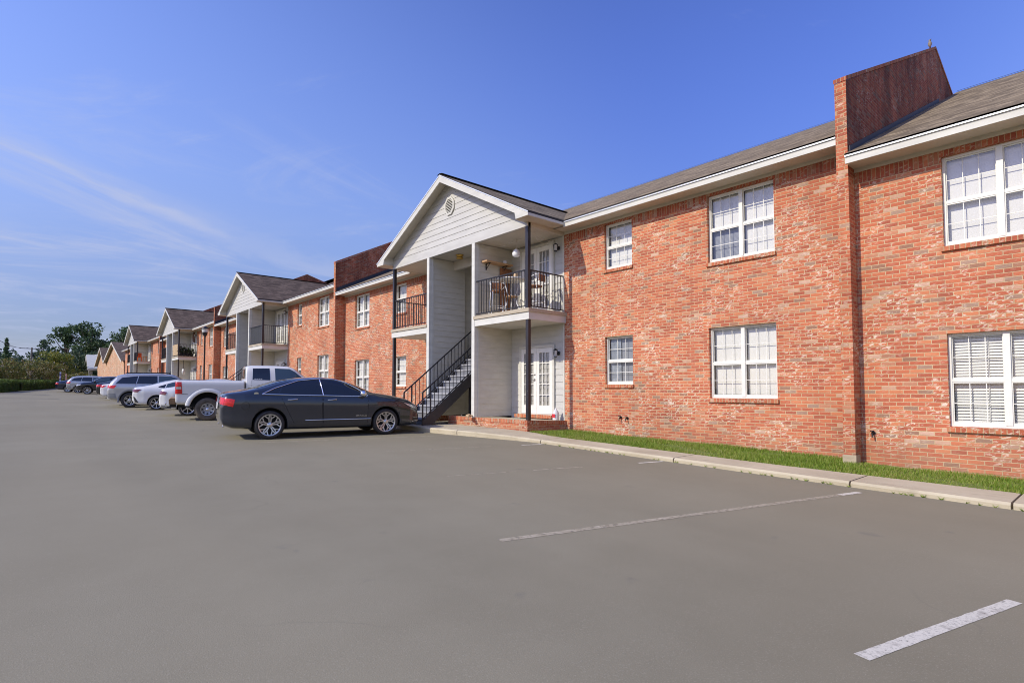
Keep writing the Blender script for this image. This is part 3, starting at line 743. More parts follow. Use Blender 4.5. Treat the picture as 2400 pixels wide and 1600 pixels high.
    for x in (sx0 + .02, sx1 - .025):
        L = n * run * .93; N = 27
        hr.beam((x, y0, zb + .93), (x, y0 + L, zb + .93 + L * .8), .035, .035); hr.beam((x, y0 + .02, zb + .17), (x, y0 + L, zb + .17 + L * .8), .025, .025)
        for k in range(N + 1):
            y = y0 + L * k / N; w = .035 if k in (0, 2) else .015
            hr.beam((x, y, zb + ((.0 if k in (0, 2) else .18) + (0 if k == 0 else (y - y0) * .8 * (k > 2)))), (x, y, zb + .93 + (y - y0) * .8), w, w, up=(0, 1, 0))
        hr.beam((x, y0, zb + .03), (x, y0 + 2 * L / N, zb + .03), .03, .03)
    hr.build('handrail', M['iron'], so)
    lt = MB(); lt.lathe([(0, 0), (.13, 0), (.13, -.02), (.10, -.03), (.09, -.09), (.12, -.10), (.10, -.13), (0, -.14)], (xc - .25, Yf + .55, zc + .012), 14); lt.build('ceiling_light', M['brass'], root)

def section(label, Y0, dz, xr, xl, xc, wins, k=1., dzl=None, pier=True, no_porch=False, roof='roof', ground=-1.1, screen=False, step=.43):
    """one step of the terrace: brick front, eaves, roof, windows, porch and the fire wall at its right end"""
    dzl = dz if dzl is None else dzl
    root = thing('apartment_building', label, 'building', (xc, Y0, ground), group='stepped brick sections of the apartment row')
    hw = 3.46 * k; zt = 4.32 + dz; zb = -1.9 + min(0, dz)
    holes = [(w[0], w[1], w[2], w[3]) for w in wins]
    segs = [(xl, xr)] if no_porch else [(xl, xc - hw), (xc + hw, xr)]
    D = Y0 + 19
    for (a, b) in segs:
        mb = MB(); hs = [h for h in holes if a <= h[0] and h[1] <= b]
        wall_holes(mb, a, b, zb, zt - .21, Y0, [(h[0], h[1], h[2], min(h[3], zt - .21)) for h in hs], openz=zt - .21)
        mb.quad((b, D, zb), (a, D, zb), (a, D, zt), (b, D, zt))
        for X in (a, b):
            dd = D if X in (xl, xr) else Y0 + .3
            mb.quad((X, Y0 + .001, zb), (X, Y0 + .001, zt), (X, dd, zt), (X, dd, zb))
        mb.build('brick_wall', M['brick'], root)
    if not no_porch:
        mb = MB(); a, b = segs[0][1], segs[1][0]; mb.quad((b, D, zb), (a, D, zb), (a, D, zt), (b, D, zt)); mb.build('rear_wall', M['brick'], root)
    # soldier course, frieze, soffit, fascia, drip edge
    for (a, b) in segs:
        so = MB(); fz = MB(); sf = MB(); fa = MB(); de = MB()
        hs = sorted([h for h in holes if a <= h[0] and h[1] <= b and h[3] > zt - .21]); x = a
        for h in hs:
            so.box(x, h[0], Y0 - .006, Y0 + .1, zt - .21, zt); so.box(h[0], h[1], Y0 - .006, Y0 + .1, h[3], zt); x = h[1]
        so.box(x, b, Y0 - .006, Y0 + .1, zt - .21, zt)
        fz.box(a, b, Y0 - .03, Y0 + .1, zt - .015, zt + .13)
        a2, b2 = (a, b + 0) if no_porch or a > xc else (a, b - .42 * k)
        if not no_porch and a > xc: a2 = a + .46 * k
        sf.quad((a, Y0 - .45, zt + .052), (b, Y0 - .45, zt + .052), (b, Y0 - .02, zt + .052), (a, Y0 - .02, zt + .052))
        fa.box(a2, b2, Y0 - .475, Y0 - .45, zt + .03, zt + .165)
        de.prism([(Y0 - .50, zt + .145), (Y0 - .50, zt + .20), (Y0 - .44, zt + .22), (Y0 - .44, zt + .167), (Y0 - .478, zt + .167)], 0, a2 - (.0), b2)
        so.build('soldier_course', M['brick_soldier'], root); fz.build('frieze_board', M['soffit'], root); sf.build('soffit', M['soffit'], root); fa.build('fascia', M['trim'], root); de.build('drip_edge', M['drip'], root)
    rf = MB(); ze = zt + .20; Yr = 20.3; zr = ze + PITCH * (Yr - Y0 + .5)
    rf.add([(xl, Y0 - .5, ze), (xr, Y0 - .5, ze), (xr, Yr, zr), (xl, Yr, zr), (xl, 2 * Yr - Y0, ze), (xr, 2 * Yr - Y0, ze)], [(0, 1, 2, 3), (3, 2, 5, 4)])
    rf.add([(xl, Y0 - .5, ze - .03), (xr, Y0 - .5, ze - .03), (xr, Y0 - .5, ze), (xl, Y0 - .5, ze)], [(0, 1, 2, 3)], 1)
    rf.add([(xl, Yr - .16, zr - .045), (xr, Yr - .16, zr - .045), (xr, Yr, zr + .035), (xl, Yr, zr + .035)], [(0, 1, 2, 3)], 1)
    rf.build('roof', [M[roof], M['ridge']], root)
    for w in wins:
        window(root, w[0], w[1], w[2], w[3], Y0, **(w[4] if len(w) > 4 else {}))
    if not no_porch:
        XF[0], XF[1] = xc, k; porch(root, Y0, xc, dz, ground=ground, screen=screen); XF[0], XF[1] = 0., 1.
    if pier:
        X0, X1 = xr, xr + .185; zbp = ground - .6; Yp = Y0 - .48
        t0 = 5.45 + dz; top = [(Yp, t0), (17.7, t0 + .498 * (17.7 - Yp)), (19.8, t0 + .498 * (17.7 - Yp) - .64)]
        fw = MB(); zsplit = 4.15 + dz
        # below the eaves clean brick, above it weather-stained faces
        fw.box(X0, X1, Yp, Y0 + .3, zbp, zsplit - .4, 0)
        fw.prism([(Yp + .003, zsplit - .4), (Yp + .003, t0), top[1], top[2], (19.8, zsplit - .4)], 0, X0 + .002, X1 - .002, 1)
        fw.box(X0, X1, Yp - .004, Yp + .002, zsplit - .4, t0, 0)
        f = fw.build('fire_wall', [M['brick_pier'], M['brick_stain']], root)
        cp = MB(); cp.prism([(Yp - .014, t0), (17.7, top[1][1]), (17.7, top[1][1] + .072), (Yp - .014, t0 + .072)], 0, X0 - .012, X1 + .012)
        cp.prism([(17.7, top[1][1]), (19.8, top[2][1]), (19.8, top[2][1] + .07), (17.7, top[1][1] + .072)], 0, X0 - .012, X1 + .012)
        cp.build('coping', M['brick_soldier'], f)
        # step flashing where the lower roof on the right meets the fire wall
        fl = MB(); ya, yb = Yp + .06, 17.8; zf = lambda y: zt + .20 - step + PITCH * (y - Y0 + .5)
        fl.prism([(ya, zf(ya) - .05), (yb, zf(yb) - .05), (yb, zf(yb) + .17), (ya, zf(ya) + .17)], 0, X1 + .001, X1 + .022)
        fl.build('flashing', M['flash'], f)
        ft = MB(); ft.box(X0 - .014, X1 + .012, Yp - .014, Yp + .2, zbp, ground - .05); ft.build('footing', M['footing'], f)
    return root

section('long brick section nearest the camera at right edge, wooden slat blinds in its lower window', 11.05, -.44, 8.0, -3.25, -1.3,
        [(-2.01, -.60, -.58, .897, dict(slats=.046)), (-2.01, -.60, 2.305, 3.765, {}), (2.6, 4.0, -.58, .897, {}), (2.6, 4.0, 2.305, 3.765, {})], no_porch=True, pier=False, ground=-1.38)
section('brick section with large grey gabled porch, bar table and stools on its balcony', 11.2, 0, -3.435, -24.5, -14.0,
        [(-6.18, -4.74, -.18, 1.345, {}), (-6.18, -4.74, 2.775, 4.255, dict(open_l=True)), (-9.06, -8.2, .135, 1.35, dict(twin=False, blind='blind_dim', half=.0)), (-9.06, -8.2, 3.09, 4.262, dict(twin=False)),
         (-19.85, -18.95, .135, 1.33, dict(twin=False)), (-19.85, -18.95, 3.06, 4.24, dict(twin=False)), (-23.42, -22.05, -.18, 1.33, {}), (-23.42, -22.05, 2.775, 4.245, {})], ground=-1.07, step=.44)
section('second brick section, gabled porch with grey privacy screen above the pickup', 11.2, .43, -24.685, -46.19, -35.55,
        [(-27.66, -26.28, .20, 1.74, {}), (-27.66, -26.28, 3.18, 4.67, {}), (-30.5, -29.86, .51, 1.74, dict(twin=False)), (-30.5, -29.86, 3.50, 4.67, dict(twin=False)),
         (-41.15, -40.45, .46, 1.72, dict(twin=False)), (-41.15, -40.45, 3.48, 4.67, dict(twin=False)), (-45.5, -44.1, .20, 1.74, {}), (-45.5, -44.1, 3.18, 4.67, {})], k=1.03, roof='roof_brown', ground=-.75, screen=True)
section('third brick section, its porch balcony full of dark potted plants', 11.2, .74, -46.375, -68.55, -57.74,
        [(-49.75, -48.6, .52, 2.04, {}), (-49.75, -48.6, 3.48, 5.01, {}), (-52.7, -52.0, .76, 2.04, dict(twin=False)), (-52.7, -52.0, 3.76, 4.98, dict(twin=False)),
         (-62.5, -61.7, .76, 2.04, dict(twin=False)), (-62.5, -61.7, 3.76, 4.98, dict(twin=False)), (-67.2, -65.8, .5, 2.03, {}), (-67.2, -65.8, 3.48, 5.01, {})], k=1.066, roof='roof_brown', ground=-.45, step=.31)
section('farthest gabled brick section of the row, an orange chair on its balcony', 11.2, 1.22, -68.735, -99.0, -80.75,
        [(-72.6, -71.4, .95, 2.45, {}), (-72.6, -71.4, 4.0, 5.46, {}), (-76.5, -75.8, 1.2, 2.45, dict(twin=False)), (-76.5, -75.8, 4.25, 5.46, dict(twin=False)),
         (-87.4, -86.6, 4.25, 5.46, dict(twin=False)), (-93.2, -91.8, 4.0, 5.46, {})], k=1.10, roof='roof_brown', ground=-.05, step=.48)

# far brick building with two steep gables facing the lot
tg = thing('brick_house', 'pale brick house with twin plain gables beyond the end of the row', 'house', (-112, 11.2, .2))
mb = MB(); Yt = 11.2
pro = [(-99.95, -.4), (-99.95, 4.47), (-112.22, 7.81), (-124.07, 4.95), (-130.96, 7.92), (-139.79, 4.95), (-139.79, -.4)]
mb.poly([(x, Yt, z) for (x, z) in pro]); mb.quad((-99.95, Yt, -.4), (-99.95, Yt + 14, -.4), (-99.95, Yt + 14, 4.47), (-99.95, Yt, 4.47)); mb.quad((-139.79, Yt, -.4), (-139.79, Yt, 4.95), (-139.79, Yt + 14, 4.95), (-139.79, Yt + 14, -.4))
mb.build('brick_wall', M['brick_pale'], tg)
rf = MB(); rk = MB()
for (a, b) in (((-99.08, 4.25), (-112.22, 7.86)), ((-112.22, 7.86), (-124.29, 4.90)), ((-123.85, 4.85), (-130.96, 7.97)), ((-130.96, 7.97), (-140.66, 4.68))):
    rf.quad((a[0], Yt - .5, a[1] + .06), (b[0], Yt - .5, b[1] + .06), (b[0], Yt + 14, b[1] + .06), (a[0], Yt + 14, a[1] + .06))
    rk.prism([(a[0], a[1] - .26), (b[0], b[1] - .26), (b[0], b[1] + .05), (a[0], a[1] + .05)], 1, Yt - .5, Yt - .44)
    rk.quad((a[0], Yt - .44, a[1] - .02), (b[0], Yt - .44, b[1] - .02), (b[0], Yt, b[1] - .02), (a[0], Yt, a[1] - .02))
rf.build('roof', M['roof_brown'], tg); rk.build('rake_board', M['trim'], tg)
pp = MB(); pp.prism([(-150.24, 4.2), (-141.30, 4.2), (-145.72, 6.9)], 1, Yt - 1.2, Yt + 4); pp.build('entry_gable', M['siding'], tg)
pk = MB()
for (a, b) in (((-150.78, 4.04), (-145.72, 7.1)), ((-140.76, 4.04), (-145.72, 7.1))): pk.prism([(a[0], a[1] - .1), (b[0], b[1] - .1), (b[0], b[1] + .25), (a[0], a[1] + .25)], 1, Yt - 1.5, Yt + 4)
pk.build('entry_roof', M['trim'], tg)
for x in (-149.27, -142.38):
    q = MB(); q.box(x - .3, x + .3, Yt - 1.2, Yt - .6, .2, 4.2); q.build('column', M['siding_grey'], tg)

# ----------------------------------------------------------------------------- vehicles
def ring_pts(zb, zbelt, zt, w, wb, wt):
    t = max(0., min(1., (zt - zbelt - .05) / .3)); t = t * t * (3 - 2 * t)
    zm = zb + .42 * (zbelt - zb); zs = zb + .78 * (zbelt - zb)
    wt2 = lerp(.80 * wb, wt, t); wm = lerp(lerp(wb, wt2, .5), lerp(wb, wt2, .46), t)
    return [(0, zb), (.78 * w, zb), (.955 * w, zb + .05 * (zbelt - zb) + .01), (.985 * w, zb + .20 * (zbelt - zb)), (.972 * w, zb + .45 * (zbelt - zb)), (1.004 * w, zb + .80 * (zbelt - zb)), (wb, zbelt),
            (wm + .012 * t, zbelt + lerp(.5, .52, t) * (zt - zbelt)), (wt2, zt - lerp(.10 * (zt - zbelt), .055, t)), (wt2 * .74, zt - .014), (wt2 * .36, zt - .002), (0, zt)]

def eval_mesh(o):
    dg = bpy.context.evaluated_depsgraph_get(); dg.update()
    return bpy.data.meshes.new_from_object(o.evaluated_get(dg))

def loft(name, sp, mats, parent, arches=(), sub=2):
    """smooth vehicle shell lofted from length-wise profile curves, wheel wells cut out"""
    xs = sorted({p[0] for k in ('top', 'belt', 'bot', 'w') for p in sp[k]})
    ys = [xs[0]]
    for x in xs[1:]:
        if x - ys[-1] > .018: ys.append(x)
    xs = ys; mb = MB(); rings = []
    for x in xs:
        w = interp(sp['w'], x); zt = interp(sp['top'], x); zl = min(interp(sp['belt'], x), zt - .02); zb = min(interp(sp['bot'], x), zl - .1)
        r = ring_pts(zb, zl, zt, w, w * sp.get('kb', .955), sp.get('wt', .58))
        full = [(x, -y, z) for (y, z) in r] + [(x, y, z) for (y, z) in r[-2:0:-1]]
        rings.append(full)
    n = len(rings[0]); vs = [p for q in rings for p in q]
    fs = [(i * n + k, i * n + (k + 1) % n, (i + 1) * n + (k + 1) % n, (i + 1) * n + k) for i in range(len(rings) - 1) for k in range(n)]
    fs += [tuple(range(n))[::-1], tuple(range((len(rings) - 1) * n, len(rings) * n))]
    mb.add(vs, fs, 0, True)
    o = mb.build(name, mats, None, fix=True)
    m = o.modifiers.new('s', 'SUBSURF'); m.levels = sub; m.render_levels = sub
    cut = []
    for (ax, az, ar) in arches:
        for sg in (-1, 1):
            c = MB(); W = sp['W'] / 2; y0, y1 = sorted((sg * (W - .34), sg * (W + .3)))
            c.lathe([(0, y0), (ar, y0), (ar, y1), (0, y1)], (ax, 0, az), 40, 1, 1, smooth=False)
            co = c.build('cutter', [mats[0], mats[1]], None, fix=True)
            b = co.data; bb = bmesh.new(); bb.from_mesh(b); bmesh.ops.remove_doubles(bb, verts=bb.verts, dist=1e-5); bmesh.ops.recalc_face_normals(bb, faces=bb.faces); bb.to_mesh(b); bb.free()
            bo = o.modifiers.new('b', 'BOOLEAN'); bo.operation = 'DIFFERENCE'; bo.solver = 'EXACT'; bo.object = co; cut.append(co)
    me = eval_mesh(o); old = o.data; o.modifiers.clear(); o.data = me; me.name = name
    bpy.data.meshes.remove(old)
    for c in cut:
        d = c.data; bpy.data.objects.remove(c); bpy.data.meshes.remove(d)
    o.parent = parent
    return o

class Skin:
    """projects flat outlines onto a finished shell"""
    def __init__(s, *objs):
        s.t = []
        for o in objs:
            bm = bmesh.new(); bm.from_mesh(o.data); s.t.append(BVHTree.FromBMesh(bm)); bm.free()
    def hit(s, o, d):
        best = None
        for t in s.t:
            r = t.ray_cast(o, d)
            if r[0] is not None and (best is None or r[3] < best[2]): best = (r[0], r[1], r[3])
        return best
    def side(s, x, z, sg, eps):
        h = s.hit(Vector((x, sg * 3, z)), Vector((0, -sg, 0)))
        if h is None: return Vector((x, sg * .6, z))
        return h[0] + Vector((h[1].x * .3, h[1].y, h[1].z)).normalized() * eps
    def end(s, y, z, sg, eps):
        h = s.hit(Vector((sg * 5, y, z)), Vector((-sg, 0, 0)))
        if h is None: return Vector((0, y, z))
        return h[0] + h[1] * eps
    def top(s, x, y, eps):
        h = s.hit(Vector((x, y, 4)), Vector((0, 0, -1)))
        if h is None: return Vector((x, y, .8))
        return h[0] + h[1] * eps

def resamp(pl, n):
    L = [0]
    for a, b in zip(pl, pl[1:]): L.append(L[-1] + math.dist(a, b))
    out = []
    for k in range(n + 1):
        t = L[-1] * k / n
        for i in range(len(pl) - 1):
            if t <= L[i + 1] + 1e-9:
                q = (t - L[i]) / max(1e-9, L[i + 1] - L[i]); out.append(tuple(lerp(pl[i][j], pl[i + 1][j], q) for j in (0, 1))); break
    return out
def patch(mb, fn, top, bot, n=10, m=4, mi=0):
    A, B = resamp(top, n), resamp(bot, n); vs = []
    for k in range(m + 1):
        for i in range(n + 1): vs.append(fn(lerp(A[i][0], B[i][0], k / m), lerp(A[i][1], B[i][1], k / m)))
    mb.add(vs, [(k * (n + 1) + i, k * (n + 1) + i + 1, (k + 1) * (n + 1) + i + 1, (k + 1) * (n + 1) + i) for k in range(m) for i in range(n)], mi, True)
def line(mb, fn, pts, w, mi=0, n=14):
    P = [fn(*p) for p in resamp(pts, n)]; mb.tube(P, w, 5, mi)
def grow(pl, c, k): return [(c[0] + (p[0] - c[0]) * k[0], c[1] + (p[1] - c[1]) * k[1]) for p in pl]

def wheel_meshes(r, rr, w, style, dusty=False):
    t = MB()
    t.lathe([(rr - .005, -w / 2 + .012), (rr + .012, -w / 2), (lerp(rr, r, .55), -w / 2 - .008), (r - .02, -w / 2 + .012), (r, -w / 2 + .045), (r, w / 2 - .045), (r - .02, w / 2 - .012), (lerp(rr, r, .55), w / 2 + .008), (rr + .012, w / 2), (rr - .005, w / 2 - .012)], n=44, axis=1)
    m = MB(); y = -w / 2
    m.lathe([(rr, y + .006), (rr - .022, y + .004), (rr - .026, y + .05)], n=40, axis=1)
    m.lathe([(rr - .026, y + .05), (rr - .03, y + .11), (0, y + .115)], n=40, mi=1, axis=1)
    m.lathe([(.0, y + .008), (.05, y + .01), (.066, y + .024), (.07, y + .06)], n=20, axis=1)
    def spoke(a, r0, r1, w0, w1, off=0.):
        c, s_ = math.cos(a), math.sin(a)
        def P(rad, tt, yy): return (rad * c - tt * s_, yy, rad * s_ + tt * c)
        vs = [P(r0, off - w0, y + .02), P(r0, off + w0, y + .02), P(r1, off + w1, y + .012), P(r1, off - w1, y + .012), P(r0, off - w0, y + .06), P(r0, off + w0, y + .06), P(r1, off + w1, y + .05), P(r1, off - w1, y + .05)]
        m.add(vs, [(0, 1, 2, 3), (0, 4, 5, 1), (1, 5, 6, 2), (2, 6, 7, 3), (3, 7, 4, 0)])
    R1 = rr - .015
    def spoke2(r0, a0, r1, a1, w0, w1):
        p = Vector((r0 * math.cos(a0), 0, r0 * math.sin(a0))); q = Vector((r1 * math.cos(a1), 0, r1 * math.sin(a1))); d = (q - p).normalized(); n_ = Vector((-d.z, 0, d.x)); vs = []
        for (dy0, dy1) in ((.020, .008), (.055, .05)):
            for (P_, w_, dy) in ((p, w0, dy0), (q, w1, dy1)):
                for sg in (-1, 1): v_ = P_ + n_ * (sg * w_); vs.append((v_.x, y + dy, v_.z))
        m.add(vs, [(0, 1, 3, 2), (0, 4, 5, 1), (1, 5, 7, 3), (3, 7, 6, 2), (2, 6, 4, 0)])
    if style == 'y':        # five forked pairs
        for k in range(5):
            a = 2 * math.pi * k / 5 + .3
            for sg in (-1, 1):
                spoke2(.05, a + sg * .30, rr * .60, a + sg * .17, .012, .014); spoke2(rr * .60, a + sg * .17, R1, a + sg * .03 + sg * .02, .013, .010); spoke2(rr * .56, a + sg * .18, R1, a + sg * .50, .012, .011)
            m.lathe([(.0, y + .012), (.011, y + .014), (.011, y + .03)], (.055 * math.cos(a + .63), 0, .055 * math.sin(a + .63)), 6, 1, 1)
    elif style == 'double':
        for k in range(5):
            a = 2 * math.pi * k / 5 + .1
            for sg in (-1, 1): spoke(a, .05, R1, .012, .012, sg * .030)
    elif style == 'steel':   # eight-hole truck wheel
        m.lathe([(rr - .03, y + .03), (rr * .82, y + .055), (rr * .62, y + .062)], n=40, axis=1); m.lathe([(rr * .62, y + .062), (rr * .40, y + .03), (rr * .30, y - .02), (rr * .22, y - .045), (0, y - .05)], n=30, axis=1)
        for k in range(8):
            a = 2 * math.pi * k / 8
            m.lathe([(0, y + .050), (.030, y + .052)], (rr * .74 * math.cos(a), 0, rr * .74 * math.sin(a)), 10, 1, 1)
            m.lathe([(.0, y - .03), (.012, y - .028), (.012, y + .04)], (rr * .42 * math.cos(a + .2), 0, rr * .42 * math.sin(a + .2)), 6, 0, 1)
    else:
        nsp = 10 if style == 'ten' else 7
        wsp = .012 if style == 'ten' else .016
        for k in range(nsp): spoke(2 * math.pi * k / nsp + .2, .05, R1, wsp, wsp * 1.25)
    return t, m

def add_wheels(root, sp, r, rr, w, style, xs, tr, dusty=False):
    t, m = wheel_meshes(r, rr, w, style); first = True; tm = rm = None
    for x in xs:
        for sg in (-1, 1):
            e = empty('wheel', (x, sg * tr, r), 0 if sg < 0 else math.pi, root)
            if first:
                to = t.build('tyre', M['tyre_dusty' if dusty else 'tyre'], e, local=True); ro = m.build('rim', [M['rim'], M['rimdark']], e, local=True); tm, rm = to.data, ro.data; first = False
            else:
                for nm, d in (('tyre', tm), ('rim', rm)):
                    q = bpy.data.objects.new(nm, d); COL.objects.link(q); q.parent = e

def place(root, wheel_xy, wb, tr, heading, front=False, r=0):
    """put the car so that the chosen near-side wheel touches the ground at wheel_xy; tilt with the lot"""
    h = R(heading); lx, ly = (-wb / 2 if not front else wb / 2), -tr
    if front: ly = tr
    c, s = math.cos(h), math.sin(h)
    x = wheel_xy[0] - (lx * c - ly * s); y = wheel_xy[1] - (lx * s + ly * c)
    gx = (G(x + .5) - G(x - .5)); root.location = (x, y, G(x))
    nrm = Vector((-gx, 0, 1)).normalized(); fw = Vector((c, s, 0)); fw = (fw - nrm * fw.dot(nrm)).normalized(); lf = nrm.cross(fw)
    root.rotation_euler = Matrix((fw, lf, nrm)).transposed().to_euler()

def finish_car(root, sp, paint, wheels, S, doors=(), glass='carglass'):
    """doors, glass, lights and trim shared by all cars"""
    for sg in (-1, 1):
        f = lambda eps: (lambda x, z: S.side(x, z, sg, eps))
        for d in doors:
            mb = MB(); c = (sum(p[0] for p in d['top']) / len(d['top']), .65)
            patch(mb, f(.0015), grow(d['top'], c, (1.022, 1.008)), grow(d['bot'], c, (1.022, 1.03)), 10, 8, 1); patch(mb, f(.0045), d['top'], d['bot'], 10, 8, 0)
            do = mb.build('door', [paint, M['under']], root, local=True)
            if 'h' in d:
                hb = MB(); hx, hz = d['h']; P = [S.side(hx + k * .05, hz + .004 * k, sg, .03) for k in (-2, -1, 0, 1, 2)]; P[0] = S.side(hx - .11, hz, sg, .004); P[-1] = S.side(hx + .11, hz + .006, sg, .004)
                hb.tube(P, .013, 6); hb.build('door_handle', M[sp.get('handle', 'chrome')] if sp.get('handle') != 'paint' else paint, do, local=True)
        for w in sp['win']:
            mb = MB(); patch(mb, f(.006), w[0], w[1], 12, 5); mb.build('side_window', M[w[2] if len(w) > 2 else glass], root, local=True)
        if sp.get('chrome'):
            mb = MB()
            for pl in sp['chrome']: line(mb, f(.010), pl, .015, n=24)
            mb.build('window_trim', M['chrome'], root, local=True)
        if 'mould' in sp:
            mb = MB(); line(mb, f(.008), sp['mould'], .014); mb.build('side_moulding', M['chrome'], root, local=True)
        if 'mirror' in sp:
            x, z = sp['mirror']; mb = MB(); p = S.side(x, z, sg, 0); y = p.y + sg * .13
            mb.lathe([(0, -.09), (.05, -.08), (.085, 0), (.075, .05), (0, .055)], (x, y, z + .02), 12, 0, 0); mb.beam((x + .03, p.y, z - .03), (x + .02, y, z - .02), .05, .05)
            mb.build('mirror', M['chrome'] if sp.get('mchrome') else paint, root, local=True)
    mb = MB(); w = sp['ws']; patch(mb, lambda y, z: S.end(y, z, 1, .006), w[0], w[1], 10, 8); mb.build('windshield', M[glass], root, local=True)
    if 'rw' in sp:
        mb = MB(); w = sp['rw']; patch(mb, lambda y, z: S.end(y, z, -1, .006), w[0], w[1], 10, 8); mb.build('rear_window', M[glass], root, local=True)
    for key, nm, mt, sgx in (('tail', 'taillight', sp.get('tailm', 'tail'), -1), ('head', 'headlight', 'head', 1)):
        if key not in sp: continue
        for sg in (-1, 1):
            mb = MB(); q = sp[key]
            if 'side' in q: patch(mb, lambda x, z: S.side(x, z, sg, .010), q['side'][0], q['side'][1], 8, 4)
            if 'end' in q: patch(mb, lambda y, z: S.end(sg * y, z, sgx, .010), q['end'][0], q['end'][1], 8, 4)
            mb.build(nm, M[mt], root, local=True)
    if 'bump' in sp:
        mb = MB(); a, b = sp['bump']
        for sg in (-1, 1): patch(mb, lambda x, z: S.side(x, z, sg, .007), a, b, 8, 3)
        patch(mb, lambda y, z: S.end(y, z, -1, .007), [(-.74, a[0][1]), (.74, a[0][1])], [(-.74, b[0][1]), (.74, b[0][1])], 8, 3); mb.build('bumper_trim', M['grey_plastic' if not sp.get('bumpblack') else 'black'], root, local=True)
    if 'plate' in sp:
        z = sp['plate']; mb = MB(); patch(mb, lambda y, zz: S.end(y, zz, -1, .012), [(-.15, z + .08), (.15, z + .08)], [(-.15, z - .07), (.15, z - .07)], 2, 2); mb.build('licence_plate', M['ceramic'], root, local=True)

def scaled(sp, kx=1., kz=1., kw=1.):
    q = dict(sp)
    for k in ('top', 'belt', 'bot'): q[k] = [(x * kx, z * kz) for x, z in sp[k]]
    q['w'] = [(x * kx, w * kw) for x, w in sp['w']]; q['W'] = sp['W'] * kw; q['wt'] = sp['wt'] * kw
    s2 = lambda pl: [(x * kx, z * kz) for x, z in pl]; e2 = lambda pl: [(y * kw, z * kz) for y, z in pl]
    q['win'] = [tuple([s2(w[0]), s2(w[1]), *w[2:]]) for w in sp['win']]
    for k in ('chrome',):
        if k in sp: q[k] = [s2(p) for p in sp[k]]
    for k in ('ws', 'rw'):
        if k in sp: q[k] = [e2(sp[k][0]), e2(sp[k][1])]
    for k in ('tail', 'head'):
        if k in sp: q[k] = {a: ([s2(b[0]), s2(b[1])] if a == 'side' else [e2(b[0]), e2(b[1])]) for a, b in sp[k].items()}
    if 'bump' in sp: q['bump'] = [s2(p) for p in sp['bump']]
    if 'mould' in sp: q['mould'] = s2(sp['mould'])
    if 'mirror' in sp: q['mirror'] = (sp['mirror'][0] * kx, sp['mirror'][1] * kz)
    if 'plate' in sp: q['plate'] = sp['plate'] * kz
    q['doors'] = [dict(top=s2(d['top']), bot=s2(d['bot']), h=(d['h'][0] * kx, d['h'][1] * kz)) for d in sp['doors']]
    q['wb'] = sp['wb'] * kx; return q

BIG_SEDAN = dict(W=1.854, wb=2.837, wt=.60, kb=.95,
    top=[(-2.47, .80), (-2.44, 1.02), (-2.36, 1.10), (-2.02, 1.15), (-1.70, 1.225), (-1.2, 1.385), (-.7, 1.475), (-.2, 1.505), (.25, 1.47), (.65, 1.345), (1.0, 1.17), (1.12, 1.12), (1.6, 1.045), (2.05, .945), (2.34, .80), (2.47, .62), (2.50, .5)],
    belt=[(-2.47, .77), (-2.36, 1.03), (-2.0, 1.05), (-1.4, 1.055), (-.4, 1.03), (.6, .995), (1.0, .99), (1.2, 1.0), (1.6, .965), (2.05, .87), (2.34, .74), (2.50, .48)],
    bot=[(-2.47, .50), (-2.40, .33), (-2.2, .25), (-1.2, .20), (1.2, .19), (2.1, .20), (2.4, .22), (2.50, .32)],
    w=[(-2.47, .70), (-2.42, .80), (-2.26, .87), (-1.95, .92), (-1.0, .935), (1.2, .935), (1.8, .915), (2.15, .85), (2.38, .70), (2.50, .50)],
    win=[([(-1.50, 1.10), (-1.30, 1.185), (-1.17, 1.24)], [(-1.50, 1.072), (-1.26, 1.068)]), ([(-1.13, 1.253), (-.75, 1.372), (-.26, 1.425)], [(-1.22, 1.068), (-.22, 1.045)]), ([(-.20, 1.427), (.1, 1.410), (.40, 1.325), (.80, 1.115)], [(-.16, 1.043), (.83, 1.02)])],
    chrome=[[(-1.60, 1.062), (-.2, 1.03), (.92, 1.0)], [(-1.60, 1.065), (-1.32, 1.20), (-.75, 1.39), (-.22, 1.447), (.1, 1.435), (.42, 1.348), (.70, 1.19), (.94, 1.02)], [(-.24, 1.43), (-.19, 1.04)]],
    ws=[[(-.52, 1.43), (.52, 1.43)], [(-.66, 1.13), (.66, 1.13)]], rw=[[(-.46, 1.42), (.46, 1.42)], [(-.60, 1.20), (.60, 1.20)]],
    tail=dict(side=[[(-2.425, .985), (-2.17, .945)], [(-2.43, .83), (-2.21, .775)]], end=[[(.50, 1.0), (.79, .98)], [(.50, .87), (.80, .82)]]), head=dict(side=[[(1.92, .83), (2.36, .73)], [(2.05, .75), (2.38, .63)]], end=[[(.45, .78), (.68, .78)], [(.45, .67), (.68, .66)]]),
    mould=[(-.62, .435), (1.0, .435)], mirror=(.80, 1.06), plate=.78, mchrome=True,
    doors=[dict(top=[(-1.20, 1.05), (-.24, 1.025)], bot=[(-.83, .28), (-.20, .27)], h=(-.92, .935)), dict(top=[(-.20, 1.022), (.93, .985)], bot=[(-.17, .27), (.92, .27)], h=(.02, .925))])
